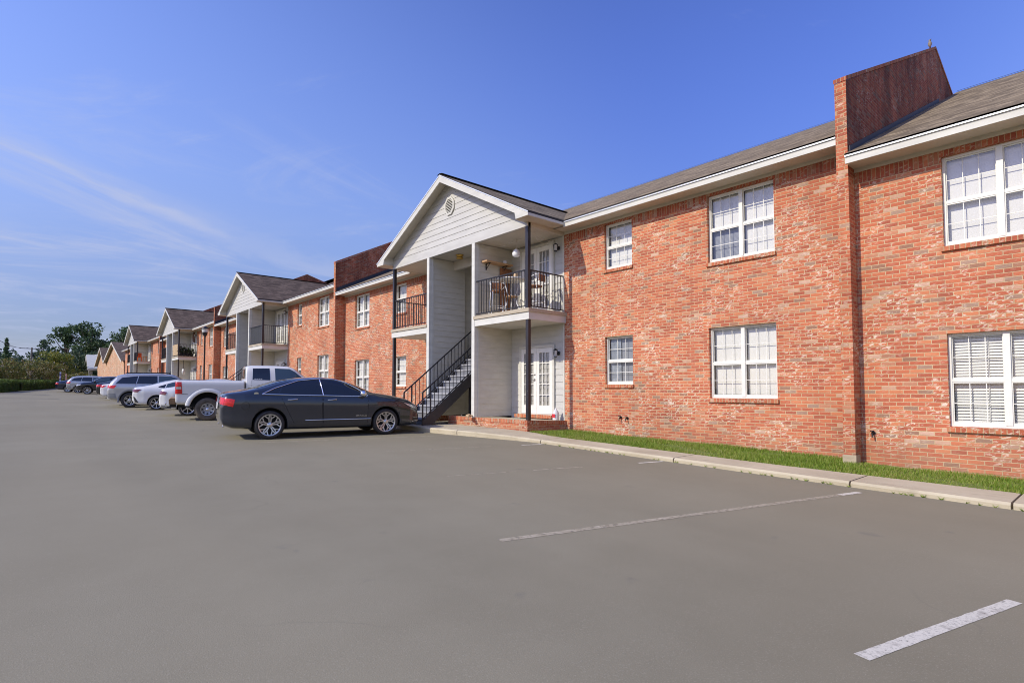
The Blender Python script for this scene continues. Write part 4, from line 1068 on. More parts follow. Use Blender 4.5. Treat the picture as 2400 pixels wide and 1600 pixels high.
COMPACT = dict(BIG_SEDAN, wt=.57, win=[([(-1.36, 1.13), (-1.1, 1.22), (-1.02, 1.25)], [(-1.36, 1.09), (-1.10, 1.06)]), ([(-.98, 1.26), (-.7, 1.345), (-.22, 1.405)], [(-1.05, 1.055), (-.2, 1.035)], 'carglass_blue'), ([(-.17, 1.405), (.1, 1.39), (.42, 1.31), (.85, 1.09)], [(-.14, 1.033), (.88, 1.0)], 'carglass_blue')],
    chrome=None, mchrome=False, tail=dict(side=[[(-2.42, 1.0), (-2.06, .99)], [(-2.43, .87), (-2.24, .85)]], end=[[(.42, 1.0), (.80, 1.0)], [(.46, .88), (.80, .87)]]))
COMPACT.pop('mould'); COMPACT.pop('chrome')
SUV = dict(W=1.94, wb=2.915, wt=.66, kb=.95, mirror=(.92, 1.22), plate=1.0,
    top=[(-2.44, .90), (-2.40, 1.14), (-2.28, 1.36), (-2.02, 1.64), (-1.75, 1.735), (-1.0, 1.77), (-.1, 1.765), (.40, 1.72), (.65, 1.62), (1.15, 1.28), (1.28, 1.21), (1.8, 1.16), (2.15, 1.08), (2.30, .95), (2.36, .7), (2.37, .55)],
    belt=[(-2.44, .86), (-2.36, 1.06), (-2.2, 1.19), (-1.0, 1.20), (.3, 1.17), (1.1, 1.14), (1.3, 1.12), (1.8, 1.08), (2.15, .99), (2.30, .88), (2.37, .53)],
    bot=[(-2.44, .52), (-2.30, .42), (-2.0, .36), (-1, .32), (1.2, .32), (2.2, .36), (2.37, .42)],
    w=[(-2.44, .76), (-2.36, .86), (-2.1, .93), (-1.2, .965), (1.3, .965), (1.9, .94), (2.2, .84), (2.37, .64)],
    win=[([(-1.78, 1.53), (-1.13, 1.615)], [(-2.05, 1.235), (-1.22, 1.225)]), ([(-1.09, 1.618), (-.3, 1.63)], [(-1.18, 1.225), (-.28, 1.205)]), ([(-.24, 1.63), (.32, 1.605), (.55, 1.52), (1.0, 1.21)], [(-.22, 1.203), (1.02, 1.175)], 'carglass_blue')],
    ws=[[(-.60, 1.66), (.60, 1.66)], [(-.72, 1.27), (.72, 1.27)]], rw=[[(-.56, 1.62), (.56, 1.62)], [(-.70, 1.22), (.70, 1.22)]],
    tail=dict(side=[[(-2.36, 1.13), (-2.02, 1.14)], [(-2.40, 1.0), (-2.12, .98)]], end=[[(.56, 1.14), (.84, 1.12)], [(.56, 1.0), (.84, 1.0)]]), head=dict(side=[[(1.95, .98), (2.25, .93)], [(2.0, .86), (2.26, .82)]], end=[[(.5, .94), (.8, .94)], [(.5, .82), (.8, .82)]]),
    bump=[[(-2.42, .74), (-2.06, .74)], [(-2.40, .52), (-2.02, .50)]],
    doors=[dict(top=[(-1.24, 1.21), (-.28, 1.19)], bot=[(-.92, .42), (-.24, .42)], h=(-1.0, 1.08)), dict(top=[(-.23, 1.19), (1.02, 1.15)], bot=[(-.2, .42), (.90, .42)], h=(-.03, 1.07))])

def make_car(name, label, sp, paint, at, heading, wheels, front=False, group='cars parked nose in beside the building', flares=False, glass='carglass', cat='car'):
    r, rr, ww, style = wheels
    root = thing(name, label, cat, group=group)
    wb = sp['wb']; tr = sp['W'] / 2 - ww / 2 - .012
    ar = [(-wb / 2, r + .01, r + .055), (wb / 2, r + .01, r + .055)]
    body = loft('body', sp, [paint, M['under']], root, ar)
    S = Skin(body)
    finish_car(root, sp, paint, wheels, S, sp['doors'], glass)
    add_wheels(root, sp, r, rr, ww, style, (-wb / 2, wb / 2), tr)
    if flares:
        for x in (-wb / 2, wb / 2):
            for sg in (-1, 1):
                mb = MB(); n = 22; W = sp['W'] / 2; ri, ro = r + .05, r + .135; vs = []
                for k in range(n + 1):
                    a = R(-14) + R(208) * k / n
                    for rad in (ri, ro):
                        px, pz = x + rad * math.cos(a), r + .01 + rad * math.sin(a); q = S.side(px, pz, sg, .018) if rad == ro else None
                        y = q.y if q is not None and abs(q.y) > W - .2 else sg * (W - .015)
                        vs.append((px, y + (sg * .012 if rad == ri else 0), pz))
                    vs.append((x + ri * math.cos(a), sg * (W - .14), r + .01 + ri * math.sin(a)))
                mb.add(vs, [(k * 3 + j, k * 3 + j + 1, k * 3 + 4 + j, k * 3 + 3 + j) for k in range(n) for j in (0,)] + [(k * 3, k * 3 + 3, k * 3 + 5, k * 3 + 2) for k in range(n)], 0, True)
                mb.build('fender_flare', M['grey_plastic'] if flares is True else paint, root, local=True)
    place(root, at, wb, tr + ww / 2, heading, front)
    return root, S

P_charcoal = car_paint('charcoal_blue_paint', (.013, .018, .030), .15, .22, 0., .22); P_navy = car_paint('navy_paint', (.008, .013, .035), .2, .22, 0., .25); P_black = car_paint('black_paint', (.007, .007, .010), .1, .22, 0., .25)
P_silver = car_paint('silver_paint', (.45, .455, .46), .5, .30); P_pearl = car_paint('pearl_silver_paint', (.74, .74, .72), .05, .30); P_white = car_paint('white_paint', (.80, .80, .78), .0, .33); P_truck = car_paint('light_grey_truck_paint', (.74, .73, .70), .0, .36, .2)

# nearest sedan
imp, S = make_car('parked_car', 'charcoal sedan with chrome window trim, nearest car, nose towards the staircase', BIG_SEDAN, P_charcoal, (-13.66, 4.41), 80.5, (.34, .258, .235, 'y'))
mb = MB(); mb.lathe([(.034, 0), (.036, .003), (.0, .006)], (-1.66, 0, 0), 20, 0, 1)
q = S.side(-1.72, 1.08, -1, .004)
mb = MB(); n = 20
mb.add([(q.x + .05 * math.cos(2 * math.pi * k / n), q.y - .004, q.z + .032 * math.sin(2 * math.pi * k / n)) for k in range(n)], [tuple(range(n))]); mb.build('pillar_badge', M['chrome'], imp, local=True)
mb = MB(); n = 24; Q = [S.side(-1.95 + .085 * math.cos(2 * math.pi * k / n), .80 + .085 * math.sin(2 * math.pi * k / n), -1, .003) for k in range(n + 1)]; mb.tube(Q, .0035, 4, cap=False); mb.build('fuel_door', M['under'], imp, local=True)
cu = bpy.data.curves.new('badge', 'FONT'); cu.body = 'IMPALA'; cu.size = .058; cu.space_character = 1.55; cu.extrude = .003; cu.materials.append(M['chrome'])
tmp = bpy.data.objects.new('badge', cu); COL.objects.link(tmp); bme = eval_mesh(tmp); bpy.data.objects.remove(tmp); bme.materials.clear(); bme.materials.append(M['chrome']); tb = bpy.data.objects.new('badge', bme); COL.objects.link(tb); tb.parent = imp; q = S.side(.78, .52, -1, .010); tb.location = (.62, q.y - .002, .50); tb.rotation_euler = (R(90), 0, 0)
for sg in (-1, 1):
    mb = MB()
    patch(mb, lambda x, z: S.side(x, z, sg, .006), [(2.22, .42), (2.40, .44)], [(2.22, .33), (2.42, .34)], 5, 2, 1); line(mb, lambda x, z: S.side(x, z, sg, .012), [(2.16, .335), (2.42, .345)], .012); line(mb, lambda x, z: S.side(x, z, sg, .012), [(2.22, .425), (2.40, .435)], .006)
    mb.build('fog_lamp', [M['chrome'], M['black']], imp, local=True)
for sg in (-1, 1): mb = MB(); mb.lathe([(.05, 0), (.055, -.04), (.045, -.04), (.04, 0)], (-2.36, sg * .62, .345), 12, 0, 0); mb.build('exhaust_tip', M['chrome'], imp, local=True)
mb = MB(); patch(mb, lambda y, z: S.end(y, z, -1, .014), [(-.62, 1.035), (.62, 1.035)], [(-.62, 1.01), (.62, 1.01)], 8, 1); mb.build('trunk_trim', M['chrome'], imp, local=True)

sp = scaled(BIG_SEDAN, .90, .975, .97); sp['tailm'] = 'tail_dark'
make_car('parked_car', 'dark blue sedan mostly hidden behind the charcoal sedan', sp, P_navy, (-16.45, 5.25), 80, (.33, .24, .22, 'seven'))

# pickup truck: cab and bonnet in one shell, the bed a second one
tk = thing('pickup_truck', 'light grey extended-cab pickup with dusty tyres and tall red taillights', 'pickup truck', group='cars parked nose in beside the building')
WB = 3.645
CAB = dict(W=2.0, wb=WB, wt=.74, kb=.955,
    top=[(-.64, 1.84), (-.615, 1.92), (-.55, 1.955), (-.40, 1.975), (.3, 1.985), (.85, 1.965), (1.02, 1.91), (1.10, 1.86), (1.62, 1.44), (1.72, 1.38), (2.2, 1.345), (2.62, 1.28), (2.78, 1.20), (2.84, .95), (2.86, .7)],
    belt=[(-.64, 1.42), (.4, 1.41), (1.5, 1.37), (1.75, 1.30), (2.3, 1.25), (2.7, 1.17), (2.80, 1.08), (2.86, .68)],
    bot=[(-.64, .50), (1.0, .48), (2.6, .52), (2.86, .56)], w=[(-.64, .955), (-.5, .975), (.8, .985), (1.7, .985), (2.4, .97), (2.7, .93), (2.86, .88)],
    win=[([(-.40, 1.845), (.16, 1.86)], [(-.42, 1.44), (.17, 1.425)]), ([(.34, 1.86), (.86, 1.85), (1.02, 1.76), (1.42, 1.43)], [(.35, 1.42), (1.45, 1.40)], 'carglass_blue')],
    ws=[[(-.68, 1.86), (.68, 1.86)], [(-.82, 1.43), (.82, 1.43)]], rw=[[(-.60, 1.84), (.60, 1.84)], [(-.66, 1.48), (.66, 1.48)]], mirror=(1.30, 1.45), handle='black',
    head=dict(end=[[(.55, 1.12), (.86, 1.12)], [(.55, .92), (.86, .92)]]),
    doors=[dict(top=[(-.44, 1.41), (.22, 1.405)], bot=[(-.44, .58), (.22, .58)]), dict(top=[(.28, 1.40), (1.48, 1.36)], bot=[(.28, .58), (1.30, .58)], h=(.44, 1.22))])
cab = loft('body', CAB, [P_truck, M['under']], tk, [(WB / 2, .42, .47)])
S1 = Skin(cab); finish_car(tk, CAB, P_truck, None, S1, CAB['doors'], 'carglass')
BED = dict(W=2.0, wb=WB, wt=.955, kb=.99, top=[(-2.80, 1.37), (-2.78, 1.40), (-2.74, 1.41), (-2.0, 1.41), (-.74, 1.41), (-.69, 1.41), (-.665, 1.40)], belt=[(-2.80, 1.34), (-2.74, 1.365), (-.665, 1.365)], bot=[(-2.80, .58), (-2.7, .53), (-1.2, .54), (-.665, .54)],
           w=[(-2.80, .955), (-2.77, .98), (-2.70, .99), (-.72, .985), (-.665, .98)])
bed = loft('truck_bed', BED, [P_truck, M['under']], tk, [(-WB / 2, .46, .53)])
S2 = Skin(bed)
mb = MB(); patch(mb, lambda x, y: S2.top(x, y, .004), [(-2.70, -.86), (-.75, -.86)], [(-2.70, .86), (-.75, .86)], 6, 4); mb.build('bed_cover', M['black'], tk, local=True)
for sg in (-1, 1):
    mb = MB(); patch(mb, lambda x, z: S2.side(x, z, sg, .012), [(-2.785, 1.33), (-2.62, 1.33)], [(-2.785, .93), (-2.59, .925)], 5, 6); patch(mb, lambda y, z: S2.end(sg * y, z, -1, .012), [(.80, 1.33), (.93, 1.33)], [(.80, .93), (.94, .93)], 4, 6); t_ = mb.build('taillight', M['tail'], tk, local=True)
    mb = MB(); patch(mb, lambda x, z: S2.side(x, z, sg, .016), [(-2.77, 1.17), (-2.63, 1.17)], [(-2.77, 1.09), (-2.62, 1.09)], 4, 2); mb.build('reversing_lamp', M['head'], t_, local=True)
    mb = MB(); line(mb, lambda x, z: S2.side(x, z, sg, .004), [(-2.60, .925), (-2.42, .915)], .006); mb.build('body_crease', M['under'], tk, local=True)
    # wide wheel-arch flare
    mb = MB(); n = 24; prof = [(.525, -.05), (.53, .022), (.56, .032), (.645, .026), (.66, .0)]; vs = []
    for k in range(n + 1):
        a = R(6) + R(168) * k / n
        for (rad, o) in prof:
            sq = .93 if math.sin(a) > .9 else 1.
            vs.append((-WB / 2 + rad * math.cos(a) * 1.04, sg * (.985 + o), .46 + rad * math.sin(a)))
    m5 = len(prof); mb.add(vs, [(k * m5 + j, k * m5 + j + 1, (k + 1) * m5 + j + 1, (k + 1) * m5 + j) for k in range(n) for j in range(m5 - 1)], 0, True); mb.build('fender_flare', P_truck, tk, local=True)
mb = MB(); mb.prism([(-2.97, .58), (-2.98, .72), (-2.93, .78), (-2.77, .78), (-2.78, .58)], 1, -.92, .92); mb.box(-2.96, -2.76, -.32, .32, .45, .58, 1); mb.box(-3.04, -2.90, -.05, .05, .43, .51, 1); mb.build('rear_bumper', [M['bumper_brown'], M['black']], tk, local=True)
mb = MB(); mb.beam((-2.96, -.05, .50), (-3.10, -.05, .50), .05, .05); mb.lathe([(0, .10), (.02, .095), (.028, .07), (.02, .045), (.02, 0)], (-3.08, -.05, .52), 10); mb.build('tow_ball', M['chrome'], tk, local=True)
mb = MB(); mb.box(-2.7, 2.5, -.75, .75, .46, .60); mb.build('chassis', M['under'], tk, local=True)
mb = MB(); 
for k in range(4): patch(mb, lambda x, z: S1.side(x, z, -1, .011), [(-.36 + k * .07, 1.475), (-.31 + k * .07, 1.48)], [(-.36 + k * .07, 1.46), (-.31 + k * .07, 1.462)], 1, 1)
mb.build('window_sticker', M['ceramic'], tk, local=True)
add_wheels(tk, None, .393, .215, .25, 'steel', (-WB / 2, WB / 2), .86, dusty=True)
place(tk, (-21.42, 4.82), WB, .985, 79.5)

sp = scaled(COMPACT, .93, .985, .975); sp['tailm'] = 'tail_dark'; sp['tail'] = dict(side=[[(-2.24, .98), (-2.02, .93)], [(-2.25, .85), (-2.08, .82)]], end=[[(.52, .98), (.76, .98)], [(.56, .84), (.76, .84)]]); sp['bump'] = [[(-2.26, .44), (-1.88, .42)], [(-2.22, .31), (-1.88, .30)]]
c2, S = make_car('parked_car', 'silver sedan half hidden behind the pickup, only its rear corner showing', sp, P_pearl, (-24.7, 4.86), 78.5, (.325, .24, .215, 'seven'))
sp = scaled(COMPACT, .935, .975, .97); sp['tailm'] = 'tail_dark'
c3, S = make_car('parked_car', 'pale silver compact sedan with bluish rear door window, between pickup and silver SUV', sp, P_pearl, (-30.55, 4.72), 79, (.325, .24, .215, 'seven'))
for sg in (-1, 1): mb = MB(); patch(mb, lambda x, z: S.side(x, z, sg, .008), [(-2.25, .62), (-2.20, .62)], [(-2.18, .38), (-2.04, .36)], 3, 4); mb.build('bumper_vent', M['black'], c3, local=True)
jeep, S = make_car('parked_suv', 'tall silver SUV with grey wheel-arch flares and tinted windows', SUV, P_silver, (-34.0, 4.08), 80, (.385, .245, .25, 'double'), flares=True, cat='SUV')
for sg in (-1, 1): mb = MB(); mb.tube([(-1.7, sg * .60, 1.735), (-1.6, sg * .60, 1.785), (.1, sg * .62, 1.80), (.3, sg * .62, 1.745)], .02, 6); mb.build('roof_rail', M['black'], jeep, local=True)
mb = MB(); mb.prism([(-1.45, 1.765), (-1.25, 1.765), (-1.42, 1.82)], 1, -.03, .03); mb.build('roof_antenna', M['black'], jeep, local=True)
for sg in (-1, 1): mb = MB(); line(mb, lambda x, z: S.side(x, z, sg, .01), [(-2.08, 1.222), (-.3, 1.20), (1.0, 1.17)], .010); line(mb, lambda x, z: S.side(x, z, sg, .01), [(-2.08, 1.225), (-1.80, 1.545)], .010); mb.build('window_trim', M['chrome'], jeep, local=True)
sp = scaled(BIG_SEDAN, .955, .98, .985); sp.pop('chrome'); sp.pop('mould'); sp['mchrome'] = False; sp['tail'] = dict(side=[[(-2.30, 1.02), (-2.0, .97)], [(-2.33, .84), (-2.18, .83)]], end=[[(.45, 1.02), (.74, 1.02)], [(.5, .86), (.74, .84)]])
make_car('parked_car', 'white sedan tucked against the left side of the tall silver SUV', sp, P_white, (-36.75, 4.35), 79, (.33, .235, .215, 'seven'))
sp = scaled(COMPACT, .95, .975, .97); sp['tail'] = dict(side=[[(-2.30, 1.01), (-1.98, .98)], [(-2.33, .86), (-2.20, .85)]], end=[[(.45, 1.02), (.74, 1.02)], [(.5, .86), (.74, .84)]])
make_car('parked_car', 'silver-white sedan with dark rear glass, second in line beyond the tall silver SUV', sp, P_pearl, (-45.6, 4.8), 79, (.325, .24, .215, 'ten'))
sp = scaled(COMPACT, .88, .99, .95)
make_car('parked_car', 'small black car with bright red taillight beside the outward-facing dark SUV', sp, P_black, (-50.6, 4.9), 80, (.315, .22, .2, 'seven'))
sp = scaled(SUV, .975, .93, .965)
make_car('parked_suv', 'black SUV backed in with its headlight facing the lane', sp, P_black, (-63.5, 4.4), 262, (.355, .26, .235, 'ten'), front=True, cat='SUV')
sp = scaled(SUV, .955, .95, .965)
make_car('parked_suv', 'small silver SUV beside the navy sedan at the far end', sp, P_silver, (-68.6, 4.0), 79, (.345, .24, .225, 'seven'), cat='SUV')
make_car('parked_car', 'navy sedan at the far left end of the parked row', scaled(BIG_SEDAN, .965, .98, .98), P_navy, (-72.3, 3.4), 80, (.33, .24, .22, 'y'))
sp = scaled(BIG_SEDAN, .95, 1.03, .98)
b_, S = make_car('parked_car', 'bright blue car with its roof showing over the far silver SUV', sp, car_paint('bright_blue_paint', (.02, .08, .36), .2, .3), (-91.5, 5.6), 60, (.33, .24, .22, 'seven'))
b_.location.z += .0
w_, S = make_car('parked_car', 'white car beyond the hedge at the left edge of the photo', scaled(COMPACT, .95, 1., 1.), P_white, (-113.5, -3.6), 150, (.33, .24, .22, 'seven'), group='cars beyond the hedge')

# ----------------------------------------------------------------------------- things on balconies and porches
t = thing('bistro_table', 'round bar-height bistro table with curved white legs on the near balcony', 'table', (-11.70, 10.32, 2.13))
mb = MB(); mb.lathe([(0, 1.0), (.43, 1.0), (.44, .985), (.43, .965), (0, .962)], (-11.70, 10.32, 2.13), 28); mb.build('tabletop', M['white_metal'], t)
for k in range(3):
    a = 2 * math.pi * k / 3 + .4; c, s = math.cos(a), math.sin(a)
    mb = MB(); mb.tube([(-11.70 + c * r, 10.32 + s * r, 2.13 + z) for r, z in ((.27, .96), (.20, .75), (.12, .52), (.16, .30), (.27, .10), (.36, .0))], .017, 7); mb.build('leg', M['white_metal'], t)
mb = MB(); mb.lathe([(0, .49), (.16, .49), (.16, .515), (0, .515)], (-11.70, 10.32, 2.13), 16); mb.build('shelf', M['wood_pale'], t)
def stool(x, y, rz, label):
    s = thing('bar_stool', label, 'stool', (x, y, 2.13), rz, 'white-framed stools at the bistro table')
    mb = MB(); mb.lathe([(0, .70), (.19, .70), (.205, .715), (.19, .735), (0, .74)], n=18); o = mb.build('seat', M['wood'], s, local=True)
    for (dx, dy) in ((-.17, -.16), (.17, -.16), (-.17, .16), (.17, .16)):
        mb = MB(); back = dy > 0
        pts = [(dx * 1.3, dy * 1.3, 0), (dx, dy, .69)] + ([(dx * 1.02, dy * 1.12, .85), (dx * 1.05, dy * 1.3, 1.04)] if back else [])
        mb.tube(pts, .014, 7); mb.build('leg', M['white_metal'], s, local=True)
    mb = MB(); mb.tube([(-.178, .205, 1.04), (-.10, .245, 1.05), (.10, .245, 1.05), (.178, .205, 1.04)], .014, 7)
    for sg in (-1, 1): mb.tube([(sg * .178, .20, 1.03), (sg * .215, .05, .98), (sg * .215, -.08, .93), (sg * .19, -.10, .86), (sg * .18, .1, .82)], .012, 6)
    mb.build('frame', M['white_metal'], s, local=True); mb = MB(); mb.tube([(-.20, -.19, .28), (.20, -.19, .28), (.20, .19, .28), (-.20, .19, .28), (-.20, -.19, .28)], .011, 6); mb.build('footrest', M['white_metal'], s, local=True)
    mb = MB(); mb.box(-.165, .165, .215, .235, .84, 1.02); mb.build('backrest', M['wood'], s, local=True)
stool(-12.28, 10.28, R(62), 'left bar stool with wooden seat, beside the shelf wall of the near balcony')
stool(-10.95, 10.52, R(-75), 'right bar stool with wooden back, next to the french door on the near balcony')
t = thing('vase', 'tan clay vase standing on the bistro table', 'vase', (-11.62, 10.4, 3.13)); mb = MB(); mb.lathe([(0, 0), (.05, 0), (.062, .05), (.058, .13), (.045, .17)], (-11.62, 10.4, 3.131), 14); mb.build('pot', M['tan'], t)
mb = MB(); mb.lathe([(0, .16), (.052, .165), (.05, .20), (0, .20)], (-11.62, 10.4, 3.131), 14); mb.build('lid', M['ceramic'], t)
t = thing('pendant_lamp', 'white ribbed pendant lamp hanging from the near balcony ceiling', 'lamp', (-11.62, 10.42, 3.85)); mb = MB(); mb.lathe([(0, .12), (.04, .12), (.09, .07), (.115, 0), (.105, -.07), (.07, -.10), (0, -.105)], (-11.62, 10.42, 3.88), 16); mb.build('lamp_shade', M['ceramic'], t)
mb = MB(); mb.tube([(-11.62, 10.42, 3.99), (-11.62, 10.42, 4.30)], .006, 5); mb.build('cord', M['wire'], t)
t = thing('wall_shelf', 'wooden wall shelf on black iron brackets on the near balcony', 'shelf', (-12.6, 10.5, 3.76)); mb = MB(); mb.box(-12.715, -12.46, 10.02, 11.05, 3.74, 3.785); mb.build('board', M['wood_pale'], t)
for y in (10.2, 10.85):
    mb = MB(); mb.box(-12.715, -12.70, y - .015, y + .015, 3.54, 3.74); mb.box(-12.715, -12.50, y - .015, y + .015, 3.722, 3.739); mb.beam((-12.70, y, 3.57), (-12.53, y, 3.725), .014, .014); mb.build('bracket', M['iron'], t)
mb = MB(); mb.lathe([(0, 0), (.055, 0), (.062, .10), (.056, .10), (.05, .02)], (-12.57, 10.82, 3.786), 14); tag(mb.build('cup', M['ceramic']), 'white cup standing on the wooden wall shelf', 'cup')
mb = MB()
for k in range(7): mb.box(-12.70 + .015 * (k % 2), -12.66, 10.72 + k * .065, 10.775 + k * .065, 2.14, 3.68)
tag(mb.build('wood_panel', M['wood']), 'reddish slatted wood panel leaning in the balcony corner under the shelf', 'panel')
mb = MB()
for k, (a, b, sag) in enumerate((((-12.65, 9.95, 4.26), (-11.62, 10.42, 4.28), .16), ((-11.62, 10.42, 4.28), (-10.6, 9.95, 4.25), .12), ((-10.58, 9.95, 4.26), (-10.62, 11.1, 4.22), .16), ((-10.58, 10.0, 4.25), (-10.9, 11.1, 4.25), .22))):
    mb.tube([(lerp(a[0], b[0], i / 12), lerp(a[1], b[1], i / 12), lerp(a[2], b[2], i / 12) - sag * 4 * (i / 12) * (1 - i / 12)) for i in range(13)], .005, 4, cap=False)
tag(mb.build('string_light', M['wire']), 'drooping string light wires under the near balcony ceiling', 'string light')
t = thing('plastic_jug', 'clear white plastic jug with red label on the brick porch slab', 'jug', (-10.62, 11.02, -.83)); mb = MB(); mb.lathe([(0, 0), (.085, 0), (.09, .03), (.09, .20), (.06, .26), (.03, .29), (.03, .33), (0, .335)], (-10.64, 11.0, -.835), 14); mb.build('jug_body', M['jug'], t)
mb = MB(); mb.box(-10.70, -10.58, 10.905, 10.912, -.76, -.66); mb.build('label', [M['red']], t)
mb = MB()
for k in range(9):
    a = k * .9; mb.lathe([(0, .05), (.05, .03), (.06, 0), (0, -.0)], (-12.78 + .07 * math.cos(a) * (k % 3), 9.70 - .02 * k, -.775 + .012 * (k % 4)), 7)
tag(mb.build('debris', M['tan'], None), 'small heap of yellow-brown leaves against the white corner board on the slab', 'debris')
for (x, y, z, lb) in ((-8.58, 11.2, -.69, 'left of two black hose taps low on the brick wall under the small window'), (-8.38, 11.2, -.70, 'right of two black hose taps low on the brick wall under the small window'), (-3.07, 11.05, -.745, 'black hose tap on the brick wall right of the brick pier')):
    mb = MB(); mb.lathe([(0, 0), (.03, 0), (.03, -.015), (.014, -.02), (.014, -.06)], (x, y, z), 10, 0, 1); mb.tube([(x, y - .06, z), (x + .005, y - .085, z - .02), (x + .01, y - .09, z - .07)], .014, 7); mb.lathe([(0, .045), (.035, .045), (.035, .03), (0, .03)], (x, y - .06, z), 10)
    tag(mb.build('hose_tap', M['iron']), lb, 'tap', 'hose taps')
# bird on the parapet
t = thing('bird', 'small brown bird perched at the top end of the brick parapet', 'bird', (-3.35, 17.64, 9.0))
def bt(x, y, z): return (-3.35 + (x + 3.5) * .5, 17.62 + (y - 18.42) * .5, 8.99 + (z - 9.42) * .5)
mb = MB(); c_ = bt(-3.5, 18.42, 9.58); mb.lathe([(r_ * .5, h_ * .5) for r_, h_ in ((0, -.16), (.05, -.12), (.085, -.03), (.09, .05), (.06, .12), (.045, .15), (.058, .19), (.05, .23), (0, .255))], c_, 14)
mb.add([bt(*p) for p in ((-3.42, 18.38, 9.79), (-3.5, 18.36, 9.80), (-3.5, 18.36, 9.77), (-3.40, 18.30, 9.78))], [(0, 1, 3), (1, 2, 3), (2, 0, 3)]); mb.beam(bt(-3.5, 18.5, 9.52), bt(-3.55, 18.64, 9.38), .03, .01)
mb.build('body', wood_mat('bird_feathers', (.17, .13, .10), (.30, .25, .20), (20, 20, 20)), t)
for dx_ in (-.02, .03):
    mb = MB(); mb.tube([bt(-3.5 + dx_, 18.42, 9.41), bt(-3.5 + dx_, 18.42, 9.5)], .004, 4); mb.build('leg', M['wicker'], t)
# second porch: lamps by the doors come with the section; third porch: plants, wreath, burlap panel
mb = MB(); mb.quad((-56.25, 9.80, 2.97), (-54.15, 9.80, 2.97), (-54.15, 9.78, 3.90), (-56.25, 9.78, 3.90)); tag(mb.build('burlap_panel', M['card']), 'tan burlap panel tied to the front railing of the third porch balcony', 'panel')
mb = MB(); mb.lathe([(.24, 0), (.30, -.06), (.40, -.07), (.45, -.03), (.44, 0)], (-54.9, 11.17, 4.62), 20, 0, 1); mb.lathe([(0, -.01), (.24, -.03)], (-54.9, 11.17, 4.62), 20, 0, 1)
tag(mb.build('wreath', M['wicker']), 'round brown wicker wreath on the back wall of the third porch balcony', 'wreath')
rp = random.Random(9)
def leaf_cloud(mb, c, rad, n, size, rnd, mi=0, shell=.55, flat=1.):
    for _ in range(n):
        while True:
            p = Vector((rnd.uniform(-1, 1), rnd.uniform(-1, 1), rnd.uniform(-1, 1)))
            if p.length <= 1 and (p.length > shell or rnd.random() < .35): break
        q = Vector((c[0] + p.x * rad[0], c[1] + p.y * rad[1], c[2] + p.z * rad[2])); s = size * rnd.uniform(.55, 1.25)
        a = Vector((rnd.gauss(0, 1), rnd.gauss(0, 1), rnd.gauss(0, 1) * flat)).normalized(); b = a.cross(Vector((rnd.gauss(0, 1), rnd.gauss(0, 1), rnd.gauss(0, 1)))).normalized()
        mb.add([q - a * s, q + b * s * .5, q + a * s, q - b * s * .5], [(0, 1, 2, 3)], mi)
for k in range(4):
    x, y = -54.25, 10.02 + k * .28; lab = ['dark leafy potted plant nearest the front railing of the third porch balcony', 'second dark potted plant back on the third porch balcony', 'third dark potted plant back on the third porch balcony', 'dark potted plant nearest the door of the third porch balcony'][k]
    t = thing('potted_plant', lab, 'plant', (x, y, 2.87), group='potted plants on the third porch balcony'); mb = MB(); mb.lathe([(0, 0), (.12, 0), (.16, .26), (.14, .26)], (x, y, 2.875), 10); mb.build('pot', M['black'], t)
    mb = MB(); leaf_cloud(mb, (x, y, 3.38 - .05 * k), (.24, .22, .36), 110, .10, rp); mb.build('foliage', M['leaf_dark'], t)
t = thing('patio_chair', 'orange plastic chair on the balcony of the farthest porch', 'chair', (-77.00, 10.1, 3.35)); mb = MB()
mb.box(-77.25, -76.75, 9.85, 10.3, 3.73, 3.79); mb.build('seat', M['orange'], t); mb = MB(); mb.box(-77.25, -77.19, 9.85, 10.3, 3.79, 4.3); mb.build('backrest', M['orange'], t)
for (x, y) in ((-77.22, 9.88), (-76.80, 9.88), (-77.22, 10.27), (-76.80, 10.27)):
    mb = MB(); mb.box(x - .03, x + .03, y - .03, y + .03, 3.352, 3.73); mb.build('leg', M['orange'], t)
t = thing('side_table', 'pale wooden side table beside the orange chair on the farthest balcony', 'table', (-77.05, 10.6, 3.35)); mb = MB(); mb.box(-77.35, -76.75, 10.4, 10.8, 3.85, 3.91); mb.build('tabletop', M['wood_pale'], t)
for (x, y) in ((-77.30, 10.45), (-76.80, 10.45), (-77.30, 10.75), (-76.80, 10.75)):
    mb = MB(); mb.box(x - .025, x + .025, y - .025, y + .025, 3.352, 3.85); mb.build('leg', M['wood_pale'], t)
# hanging lantern under the third porch deck
t = thing('hanging_lantern', 'white glass lantern hanging under the deck of the third porch', 'lantern', (-54.9, 10.4, 1.6)); mb = MB(); mb.lathe([(0, .30), (.10, .24), (.13, .0), (.09, -.22), (0, -.25)], (-54.9, 10.4, 1.55), 12); mb.build('lamp_shade', M['lampglass'], t)
mb = MB(); mb.tube([(-54.9, 10.4, 1.85), (-54.9, 10.4, 2.57)], .02, 5); mb.build('chain', M['iron'], t)

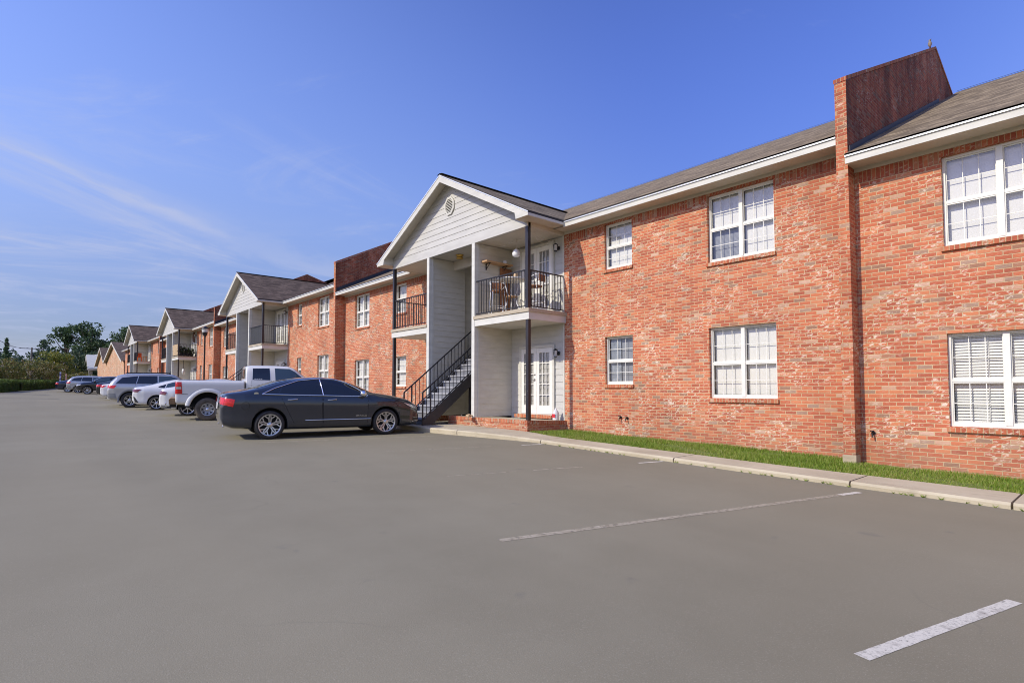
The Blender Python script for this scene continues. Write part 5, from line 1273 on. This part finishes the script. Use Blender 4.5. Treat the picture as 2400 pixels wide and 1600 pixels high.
# ----------------------------------------------------------------------------- posts, poles, wires
t = thing('street_lamp', 'black post lamp with lantern head in front of the third brick section', 'street lamp', (-42.5, 9.3, -.7)); mb = MB()
mb.lathe([(.12, 0), (.12, .12), (.065, .2), (.055, 1.2), (.05, 4.35), (.09, 4.4), (.06, 4.45)], (-42.5, 9.3, -.72), 12); mb.build('post', M['post'], t)
mb = MB(); mb.lathe([(.05, 4.40), (.14, 4.48), (.15, 4.62), (.20, 4.68)], (-42.5, 9.3, -.72), 12); mb.build('collar', M['iron'], t)
mb = MB(); mb.lathe([(.19, 4.66), (.22, 4.92)], (-42.5, 9.3, -.72), 12); mb.build('lamp_glass', M['lampglass'], t)
mb = MB(); mb.lathe([(0, 5.12), (.08, 5.06), (.26, 4.93), (.25, 4.90), (0, 4.90)], (-42.5, 9.3, -.72), 12); mb.build('cap', M['iron'], t)
t = thing('utility_pole', 'wooden utility pole with one crossarm and wires beyond the hedge trees', 'utility pole', (-145.5, 1.1, .8)); mb = MB(); mb.tube([(-145.5, 1.1, .6), (-145.5, 1.1, 8.4)], [.18, .13], 8); mb.build('pole', M['pole_wood'], t)
mb = MB(); mb.beam((-145.9, -.75, 8.2), (-145.1, 2.9, 8.15), .12, .14); mb.build('crossarm', M['pole_wood'], t)
for k, f_ in enumerate((.04, .35, .65, .96)):
    mb = MB(); mb.lathe([(0, 0), (.05, 0), (.06, .12), (0, .18)], (lerp(-145.9, -145.1, f_), lerp(-.75, 2.9, f_), 8.24), 6); mb.build('insulator', M['ceramic'], t)
for k, (a, b, sag, lb) in enumerate((((-145.8, -.6, 8.35), (-60, -3.6, 6.2), .9, 'upper thin overhead wire running in from the left edge'), ((-145.5, .5, 8.3), (-60, -3.4, 5.5), .8, 'lower thin overhead wire running in from the left edge'), ((-145.3, 1.6, 6.6), (-175, -6, 5.9), .6, 'thin service wire sagging left behind the utility pole'))):
    mb = MB(); mb.tube([(lerp(a[0], b[0], i / 20), lerp(a[1], b[1], i / 20), lerp(a[2], b[2], i / 20) - sag * 4 * (i / 20) * (1 - i / 20)) for i in range(21)], .022, 4, cap=False)
    tag(mb.build('overhead_wire', M['iron']), lb, 'wire', 'overhead wires')
t = thing('street_light', 'tall grey pole with a small lamp arm before the pines', 'street light', (-151, 10.1, .9)); mb = MB(); mb.tube([(-151, 10.1, .8), (-151, 10.1, 7.4)], [.22, .15], 8); mb.build('pole', M['pole'], t); mb = MB(); mb.beam((-151, 10.1, 7.35), (-150.2, 11.6, 7.6), .12, .12); mb.build('arm', M['pole'], t); mb = MB(); mb.lathe([(0, .12), (.3, .05), (.32, -.06), (0, -.1)], (-150.1, 11.9, 7.6), 8); mb.build('lamp_head', M['ceramic'], t)
mb = MB(); mb.tube([(-160, 8.9, .8), (-160, 8.9, 5.6)], .17, 8); tag(mb.build('pole', M['pole']), 'short pale pole left of the tall street light', 'pole')
t = thing('marker_post', 'purple and white banded post at the end of the hedge', 'post', (-96.8, 3.75, .2), group='marker posts behind the far cars')
for k in range(8):
    mb = MB(); mb.lathe([(.09, .27 * k), (.09, .27 * k + .27), (0, .27 * k + .27)], (-96.8, 3.75, .25), 10); mb.build('band', M['purple' if k % 2 == 0 else 'ceramic'], t)
mb = MB(); mb.lathe([(.10, 0), (.10, 2.0), (.0, 2.05)], (-102.6, 4.6, .35), 10); tag(mb.build('marker_post', M['orange_pale']), 'pale orange post right of the purple banded post', 'post', 'marker posts behind the far cars')

# ----------------------------------------------------------------------------- vegetation
def tree(name, label, base, h, crown, leaf, bark, seed, group, trunk_r=.2, multi=1, blossom=0, limbs=6):
    """crown: list of (dx, dy, z, rx, ry, rz, n, size)"""
    r = random.Random(seed); t = thing(name, label, 'tree', base, group=group)
    B = Vector(base); mb = MB()
    top = max(c[2] for c in crown)
    for k in range(multi):
        a = k * 2.4; ox, oy = (.25 * math.cos(a), .25 * math.sin(a)) if multi > 1 else (0, 0)
        pts = [B + Vector((ox * (.3 + j / 4) + r.uniform(-.04, .04) * h * j / 6, oy * (.3 + j / 4) + r.uniform(-.04, .04) * h * j / 6, top * j / 5)) for j in range(6)]
        mb.tube(pts, [trunk_r * (1 - .15 * j) / (1 if multi == 1 else 1.8) for j in range(6)], 7)
    for c in crown[:16]:
        s = B + Vector((0, 0, max(.3 * h, c[2] - .25 * h))); e = B + Vector(c[:3]); m = (s + e) / 2 + Vector((0, 0, -.03 * h)); mb.tube([s, m, e], [trunk_r * .45, trunk_r * .3, trunk_r * .12], 5)
    mb.build('trunk', bark, t)
    cb = MB()
    for (dx, dy, z, rx, ry, rz, n, sz) in crown: leaf_cloud(cb, (B.x + dx, B.y + dy, B.z + z), (rx, ry, rz), n, sz, r)
    o = cb.build('crown', leaf, t)
    if blossom:
        bb = MB()
        for _ in range(blossom):
            c = r.choice(crown); leaf_cloud(bb, (B.x + c[0] + r.uniform(-1, 1) * c[3], B.y + c[1] + r.uniform(-1, 1) * c[4], B.z + c[2] + r.uniform(.1, 1) * c[5]), (.09, .09, .12), 5, .07, r)
        bb.build('blossom', M['blossom'], t)
    return t
def clumps(seed, n, R_, z0, z1, r0, r1, cnt, size, flat=.7, taper=None):
    r = random.Random(seed); out = []
    for k in range(n):
        z = r.uniform(z0, z1); f = 1 if taper is None else taper((z - z0) / (z1 - z0)); a = r.uniform(0, 6.283); d = R_ * f * math.sqrt(r.random())
        q = r.uniform(r0, r1); out.append((d * math.cos(a), d * math.sin(a), z, q, q, q * flat, cnt, size))
    return out
LP = M['leaf_pine']
tp = lambda f: .55 + .6 * math.sin(min(1, f * 1.25) * 2.4) * (1 - .35 * f)
tree('pine_tree', 'tallest broad pine left of the far gable, rounded top', (-187, 13.4, 1.2), 18, clumps(1, 46, 5.2, 7.5, 16.2, 1.2, 2.3, 75, .40, .62, tp), LP, M['bark'], 1, 'tall pines behind the row', .45)
tree('pine_tree', 'ragged pine with layered side branches, leftmost of the tall pines', (-191, 8.6, 1.2), 17, clumps(2, 12, 2.0, 10.5, 15.2, 1.1, 1.9, 75, .40, .6) + [(-1.0, -3.9, 11.6, 1.5, 1.6, .7, 70, .38), (-.5, -3.0, 13.0, 1.3, 1.3, .7, 65, .38), (.3, -3.3, 8.2, 1.4, 2.0, .7, 80, .38), (0, -2.0, 9.6, 1.3, 1.6, .7, 70, .38), (0, 2.2, 9.0, 1.6, 1.6, .9, 80, .38), (0, -1.2, 7.0, 1.5, 2.0, .8, 80, .38)], LP, M['bark'], 2, 'tall pines behind the row', .38)
tree('pine_tree', 'tall pine showing above the farthest porch roof', (-172, 20.2, 1.1), 16.5, clumps(3, 34, 4.6, 7.5, 14.6, 1.2, 2.2, 70, .40, .62, tp), LP, M['bark'], 3, 'tall pines behind the row', .42)
tree('pine_tree', 'lower dark pine between the tallest pine and the farthest roof', (-182, 16.6, 1.1), 13, clumps(4, 36, 4.2, 3.5, 11.6, 1.2, 2.1, 70, .40, .7), M['leaf_dark'], M['bark'], 4, 'tall pines behind the row', .4)
tree('leafy_tree', 'yellow-green tree in front of the ragged pine', (-141, 4.9, .75), 7.6, clumps(5, 26, 2.5, 2.8, 6.4, .8, 1.4, 80, .22), M['leaf_yellow'], M['bark'], 5, 'mid-distance trees', .2)
tree('leafy_tree', 'dark round tree below the tallest pine', (-150, 7.9, .8), 8, clumps(6, 30, 3.3, 1.6, 6.6, 1.0, 1.6, 85, .24), M['leaf_dark'], M['bark'], 6, 'mid-distance trees', .25)
tree('leafy_tree', 'brownish green tree behind the twin-gable house', (-158, 11.2, .9), 8.4, clumps(7, 26, 2.6, 2.5, 7.4, .9, 1.5, 80, .24), M['leaf_far'], M['bark'], 7, 'mid-distance trees', .22)
tree('leafy_tree', 'pale green tree just left of the tall street light', (-165, 9.8, .9), 9.5, clumps(8, 26, 2.6, 3, 8.4, .9, 1.6, 80, .25), M['leaf_far'], M['bark'], 8, 'mid-distance trees', .22)
for k, (x, y, h, w, lb) in enumerate(((-86, -3.6, 4.2, 2.0, 'olive crape myrtle at the left edge of the photo'), (-92, -1.7, 4.25, 2.1, 'reddish-brown crape myrtle with visible stems behind the hedge'), (-97, .7, 4.0, 2.0, 'crape myrtle around the lower utility pole'),
                                     (-103, 2.5, 3.9, 2.1, 'full crape myrtle left of the purple banded post'), (-113, 5.6, 2.8, 1.9, 'low crape myrtle bush with white blossoms right of the posts'), (-119, 8.0, 2.7, 1.9, 'low crape myrtle bush in front of the twin-gable house'))):
    cr = clumps(20 + k, 30, w, (1.3 if h > 3 else .7), h - .6, .42, .8, 95, .13, .8)
    tree('crape_myrtle', lb, (x, y, G(x) - .05), h, cr, M['leaf_myrtle'], M['bark_pale'], 30 + k, 'crape myrtles behind the hedge', .11, 3, 26)
mass = MB(); rm = random.Random(77)
for k in range(120):                                     # far wood on the skyline
    f = k / 119; y = lerp(-38, 16, f) + rm.uniform(-1, 1); x = -225 + rm.uniform(-22, 22); h = rm.uniform(6.5, 10) + (2.4 if rm.random() < .22 else 0)
    for j in range(3): leaf_cloud(mass, (x, y, 1.2 + h * (.25 + .27 * j)), (2.6 - .6 * j, 2.6 - .6 * j, h * .22), 55, .55, rm)
tag(mass.build('far_woods', M['leaf_far']), 'hazy line of far woods on the left skyline', 'woods', kind='stuff')
for k, (x, y, h, lb) in enumerate(((-200, -3.6, 12.2, 'pointed dark conifer tree on the left skyline'), (-206, -6.2, 10.5, 'smaller pointed conifer at the left edge of the skyline'), (-205, 4.0, 12.4, 'rounded far pine right of the utility pole'), (-212, 9.2, 11.0, 'far pine between the utility pole and ragged pine'))):
    cr = [(0, 0, h * (.25 + .72 * j / 9), (1.7 if k < 2 else 2.4) * ((1 - .85 * j / 9) if k < 2 else math.sin(.5 + 2.3 * j / 9)), (1.7 if k < 2 else 2.4) * ((1 - .85 * j / 9) if k < 2 else math.sin(.5 + 2.3 * j / 9)), h * .06, 60, .42) for j in range(10)]
    tree('far_tree', lb, (x, y, 1.3), h, cr, LP if k < 2 else M['leaf_far'], M['bark'], 50 + k, 'separate trees on the left skyline', .3)
rh = random.Random(31)
def hedge(name, label, a, b, w, h, seed):
    r = random.Random(seed); mb = MB(); A = Vector((*a, 0)); Bv = Vector((*b, 0)); L = (Bv - A).length; d = (Bv - A) / L; s = Vector((-d.y, d.x, 0))
    core = MB(); n = int(L / .5)
    P = [A.lerp(Bv, i / n) for i in range(n + 1)]
    for i in range(n):
        p, q = P[i], P[i + 1]; k = w / 2 - .14
        for sg in (1, -1):
            core.quad((p.x + s.x * k * sg, p.y + s.y * k * sg, G(p.x) - .1), (q.x + s.x * k * sg, q.y + s.y * k * sg, G(q.x) - .1), (q.x + s.x * k * sg, q.y + s.y * k * sg, G(q.x) + h - .14), (p.x + s.x * k * sg, p.y + s.y * k * sg, G(p.x) + h - .14), 0)
        core.quad(*[(u.x + s.x * k * g2, u.y + s.y * k * g2, G(u.x) + h - .14) for (u, g2) in ((p, 1), (q, 1), (q, -1), (p, -1))], 0)
    for _ in range(int(L * 900)):
        t = r.random() * L; base = A + d * t; bump = .07 * math.sin(t * 2.1) + .05 * math.sin(t * 5.3 + 1)
        if r.random() < .6: o = r.choice((-1, 1)) * (w / 2 + bump * .6 + r.uniform(-.09, .04)); z = r.uniform(.03, h + bump)
        else: o = r.uniform(-w / 2, w / 2); z = h + bump + r.uniform(-.1, .06)
        c = base + s * o; c.z = G(base.x) + z; sz = r.uniform(.035, .075)
        u = Vector((r.gauss(0, 1), r.gauss(0, 1), r.gauss(0, 1))).normalized(); v = u.cross(Vector((r.gauss(0, 1), r.gauss(0, 1), r.gauss(0, 1)))).normalized()
        mb.add([c - u * sz, c + v * sz * .6, c + u * sz, c - v * sz * .6], [(0, 1, 2, 3)])
    t = thing(name, label, 'hedge', (A.x, A.y, G(A.x)), group='clipped hedges at the lot edge')
    core.build('hedge_core', M['leaf_dark'], t); mb.build('foliage', M['leaf_hedge'], t)
hedge('hedge', 'taller clipped hedge at the left edge of the photo', (-69.5, -2.4), (-78.5, -1.0), 1.5, 1.12, 1)
hedge('hedge', 'longer low hedge running towards the navy sedan', (-79.3, -.75), (-101, 3.55), 1.5, 1.0, 2)

# ----------------------------------------------------------------------------- camera, sky, sun
cam = bpy.data.cameras.new('camera'); co = bpy.data.objects.new('camera', cam); COL.objects.link(co); scene.camera = co
yaw, pit = R(48.556), R(2.4976)
fwd = Vector((-math.sin(yaw) * math.cos(pit), math.cos(yaw) * math.cos(pit), math.sin(pit))); rgt = Vector((math.cos(yaw), math.sin(yaw), 0)); upv = rgt.cross(fwd)
co.rotation_euler = Matrix((rgt, upv, -fwd)).transposed().to_euler(); co.location = (0, 0, 0)
cam.sensor_width = 36; cam.sensor_fit = 'HORIZONTAL'; cam.lens = 1297. / 2400 * 36; cam.shift_y = 56.6 / 2400; cam.clip_start = .1; cam.clip_end = 2000

SD = Vector((.2, 1.0, -.73)).normalized(); elev = math.asin(-SD.z); rot = math.atan2(-SD.x, -SD.y)
su = bpy.data.lights.new('sun', 'SUN'); so = bpy.data.objects.new('sun', su); COL.objects.link(so); so.location = (-20, -60, 60)
su.energy = 3.75; su.angle = R(.5); su.color = (1., .93, .765); so.rotation_euler = SD.to_track_quat('-Z', 'Y').to_euler()
W = bpy.data.worlds.new('World'); scene.world = W; W.use_nodes = True; nt = W.node_tree; bg = nt.nodes['Background']
sky = nt.nodes.new('ShaderNodeTexSky'); sky.sky_type = 'NISHITA'; sky.sun_disc = False; sky.sun_elevation = elev; sky.sun_rotation = rot; sky.altitude = 0; sky.air_density = 1.0; sky.dust_density = .9; sky.ozone_density = 2.5
def wn(typ, **k):
    x = nt.nodes.new(typ)
    for a, b in k.items(): setattr(x, a, b)
    return x
def wl(a, b): nt.links.new(a, b)
def wm(op, a, b, clamp=False):
    x = wn('ShaderNodeMath', operation=op); x.use_clamp = clamp
    for i, q in enumerate((a, b)):
        if hasattr(q, 'node'): wl(q, x.inputs[i])
        else: x.inputs[i].default_value = q
    return x.outputs[0]
def wr(v, a, b, c=0., d=1.):
    x = wn('ShaderNodeMapRange'); x.interpolation_type = 'SMOOTHSTEP'; wl(v, x.inputs[0])
    for i, q in enumerate((a, b, c, d)): x.inputs[i + 1].default_value = q
    return x.outputs[0]
tc = wn('ShaderNodeTexCoord'); sp = wn('ShaderNodeSeparateXYZ'); wl(tc.outputs['Generated'], sp.inputs[0])
den = wm('ADD', sp.outputs[2], .10); px = wm('DIVIDE', sp.outputs[0], den); py = wm('DIVIDE', sp.outputs[1], den)
def cloud(ax, ay, sx, sy, scale, lo, hi, seed, detail=6, rough=.6):
    c = wn('ShaderNodeCombineXYZ'); wl(wm('MULTIPLY', wm('ADD', wm('MULTIPLY', px, ax), wm('MULTIPLY', py, ay)), sx), c.inputs[0]); wl(wm('MULTIPLY', wm('SUBTRACT', wm('MULTIPLY', py, ax), wm('MULTIPLY', px, ay)), sy), c.inputs[1]); c.inputs[2].default_value = seed
    n = wn('ShaderNodeTexNoise'); wl(c.outputs[0], n.inputs['Vector']); n.inputs['Scale'].default_value = scale; n.inputs['Detail'].default_value = detail; n.inputs['Roughness'].default_value = rough; n.inputs['Distortion'].default_value = .6
    return wr(n.outputs['Fac'], lo, hi)
lowm = wr(sp.outputs[2], .52, .16)
leftm = wr(sp.outputs[0], -.35, -.85)
haze = wr(sp.outputs[2], .34, .0)
nz1 = wn('ShaderNodeTexNoise'); cv = wn('ShaderNodeCombineXYZ'); wl(px, cv.inputs[0]); wl(py, cv.inputs[1]); wl(cv.outputs[0], nz1.inputs['Vector']); nz1.inputs['Scale'].default_value = 2.2; nz1.inputs['Detail'].default_value = 5
al = wm('ADD', wm('MULTIPLY', px, -.518), wm('MULTIPLY', py, .856))            # along the long wisp
ac = wm('ADD', wm('ADD', wm('ADD', wm('MULTIPLY', px, .856), wm('MULTIPLY', py, .518)), 2.03), wm('MULTIPLY', wm('SUBTRACT', nz1.outputs['Fac'], .5), .30))
def band(w, lo): return wm('MULTIPLY', wr(wm('ABSOLUTE', ac, 0.), w, 0.), wm('MULTIPLY', wr(al, lo, lo + .4), wr(al, 2.3, 1.7)))
streak = wm('MULTIPLY', wm('ADD', wm('MULTIPLY', band(.07, .5), .45), wm('MULTIPLY', band(.26, .4), .30)), cloud(-.518, .856, .5, 2.4, 2.2, .30, .62, 1.3, 7, .65))
c2 = wm('MULTIPLY', wm('MULTIPLY', cloud(.2, .98, .45, .8, 1.7, .46, .66, 8.4, 8, .65), wr(sp.outputs[2], .30, .12)), leftm)
c2b = wm('MULTIPLY', wm('MULTIPLY', cloud(-.3, .95, .5, 1.1, 1.1, .55, .72, 14.2, 8, .66), lowm), leftm)
c3 = wm('MULTIPLY', cloud(.8, .6, .5, 1.0, 1.5, .58, .80, 5.7, 8, .68), .42)
call = wm('MINIMUM', wm('ADD', wm('ADD', wm('ADD', streak, wm('MULTIPLY', c2, .75)), wm('MULTIPLY', c2b, .60)), c3), .8)
el = wr(sp.outputs[2], .02, .55)
glm = wm('ADD', wm('MULTIPLY', wr(sp.outputs[0], -.45, -1.0), wr(sp.outputs[2], .05, .35)), wm('MULTIPLY', wr(sp.outputs[0], -.30, .45), 1.0))
glc = wn('ShaderNodeMix', data_type='RGBA'); wl(glm, glc.inputs['Factor']); glc.inputs[6].default_value = (1, 1, 1, 1); glc.inputs[7].default_value = (1.85, 1.62, 1.22, 1)
tc2 = wn('ShaderNodeMix', data_type='RGBA'); wl(el, tc2.inputs['Factor']); tc2.inputs[6].default_value = (.94, .90, 1.20, 1); tc2.inputs[7].default_value = (1.12, 1.24, 2.28, 1)
tint = wn('ShaderNodeMix', data_type='RGBA', blend_type='MULTIPLY'); tint.inputs['Factor'].default_value = 1.; wl(sky.outputs[0], tint.inputs[6]); wl(tc2.outputs[2], tint.inputs[7])
gv = wn('ShaderNodeVectorMath', operation='MULTIPLY'); wl(tint.outputs[2], gv.inputs[0]); wl(glc.outputs[2], gv.inputs[1])
mx = wn('ShaderNodeMix', data_type='RGBA'); wl(call, mx.inputs['Factor']); wl(gv.outputs[0], mx.inputs[6]); mx.inputs[7].default_value = (5.0, 5.6, 7.9, 1)
wl(mx.outputs[2], bg.inputs[0]); bg.inputs[1].default_value = .10
scene.view_settings.view_transform = 'Standard'; scene.view_settings.look = 'None'; scene.view_settings.exposure = 0; scene.view_settings.gamma = 1
scene.cycles.max_bounces = 6; scene.cycles.diffuse_bounces = 3; scene.cycles.transparent_max_bounces = 8; scene.cycles.caustics_reflective = False; scene.cycles.caustics_refractive = False
scene.cycles.filter_width = 1.0
scene.cycles.use_denoising = True
try: scene.cycles.denoising_prefilter = 'ACCURATE'
except Exception: pass
try: scene.cycles.denoiser = 'OPENIMAGEDENOISE'
except Exception: pass
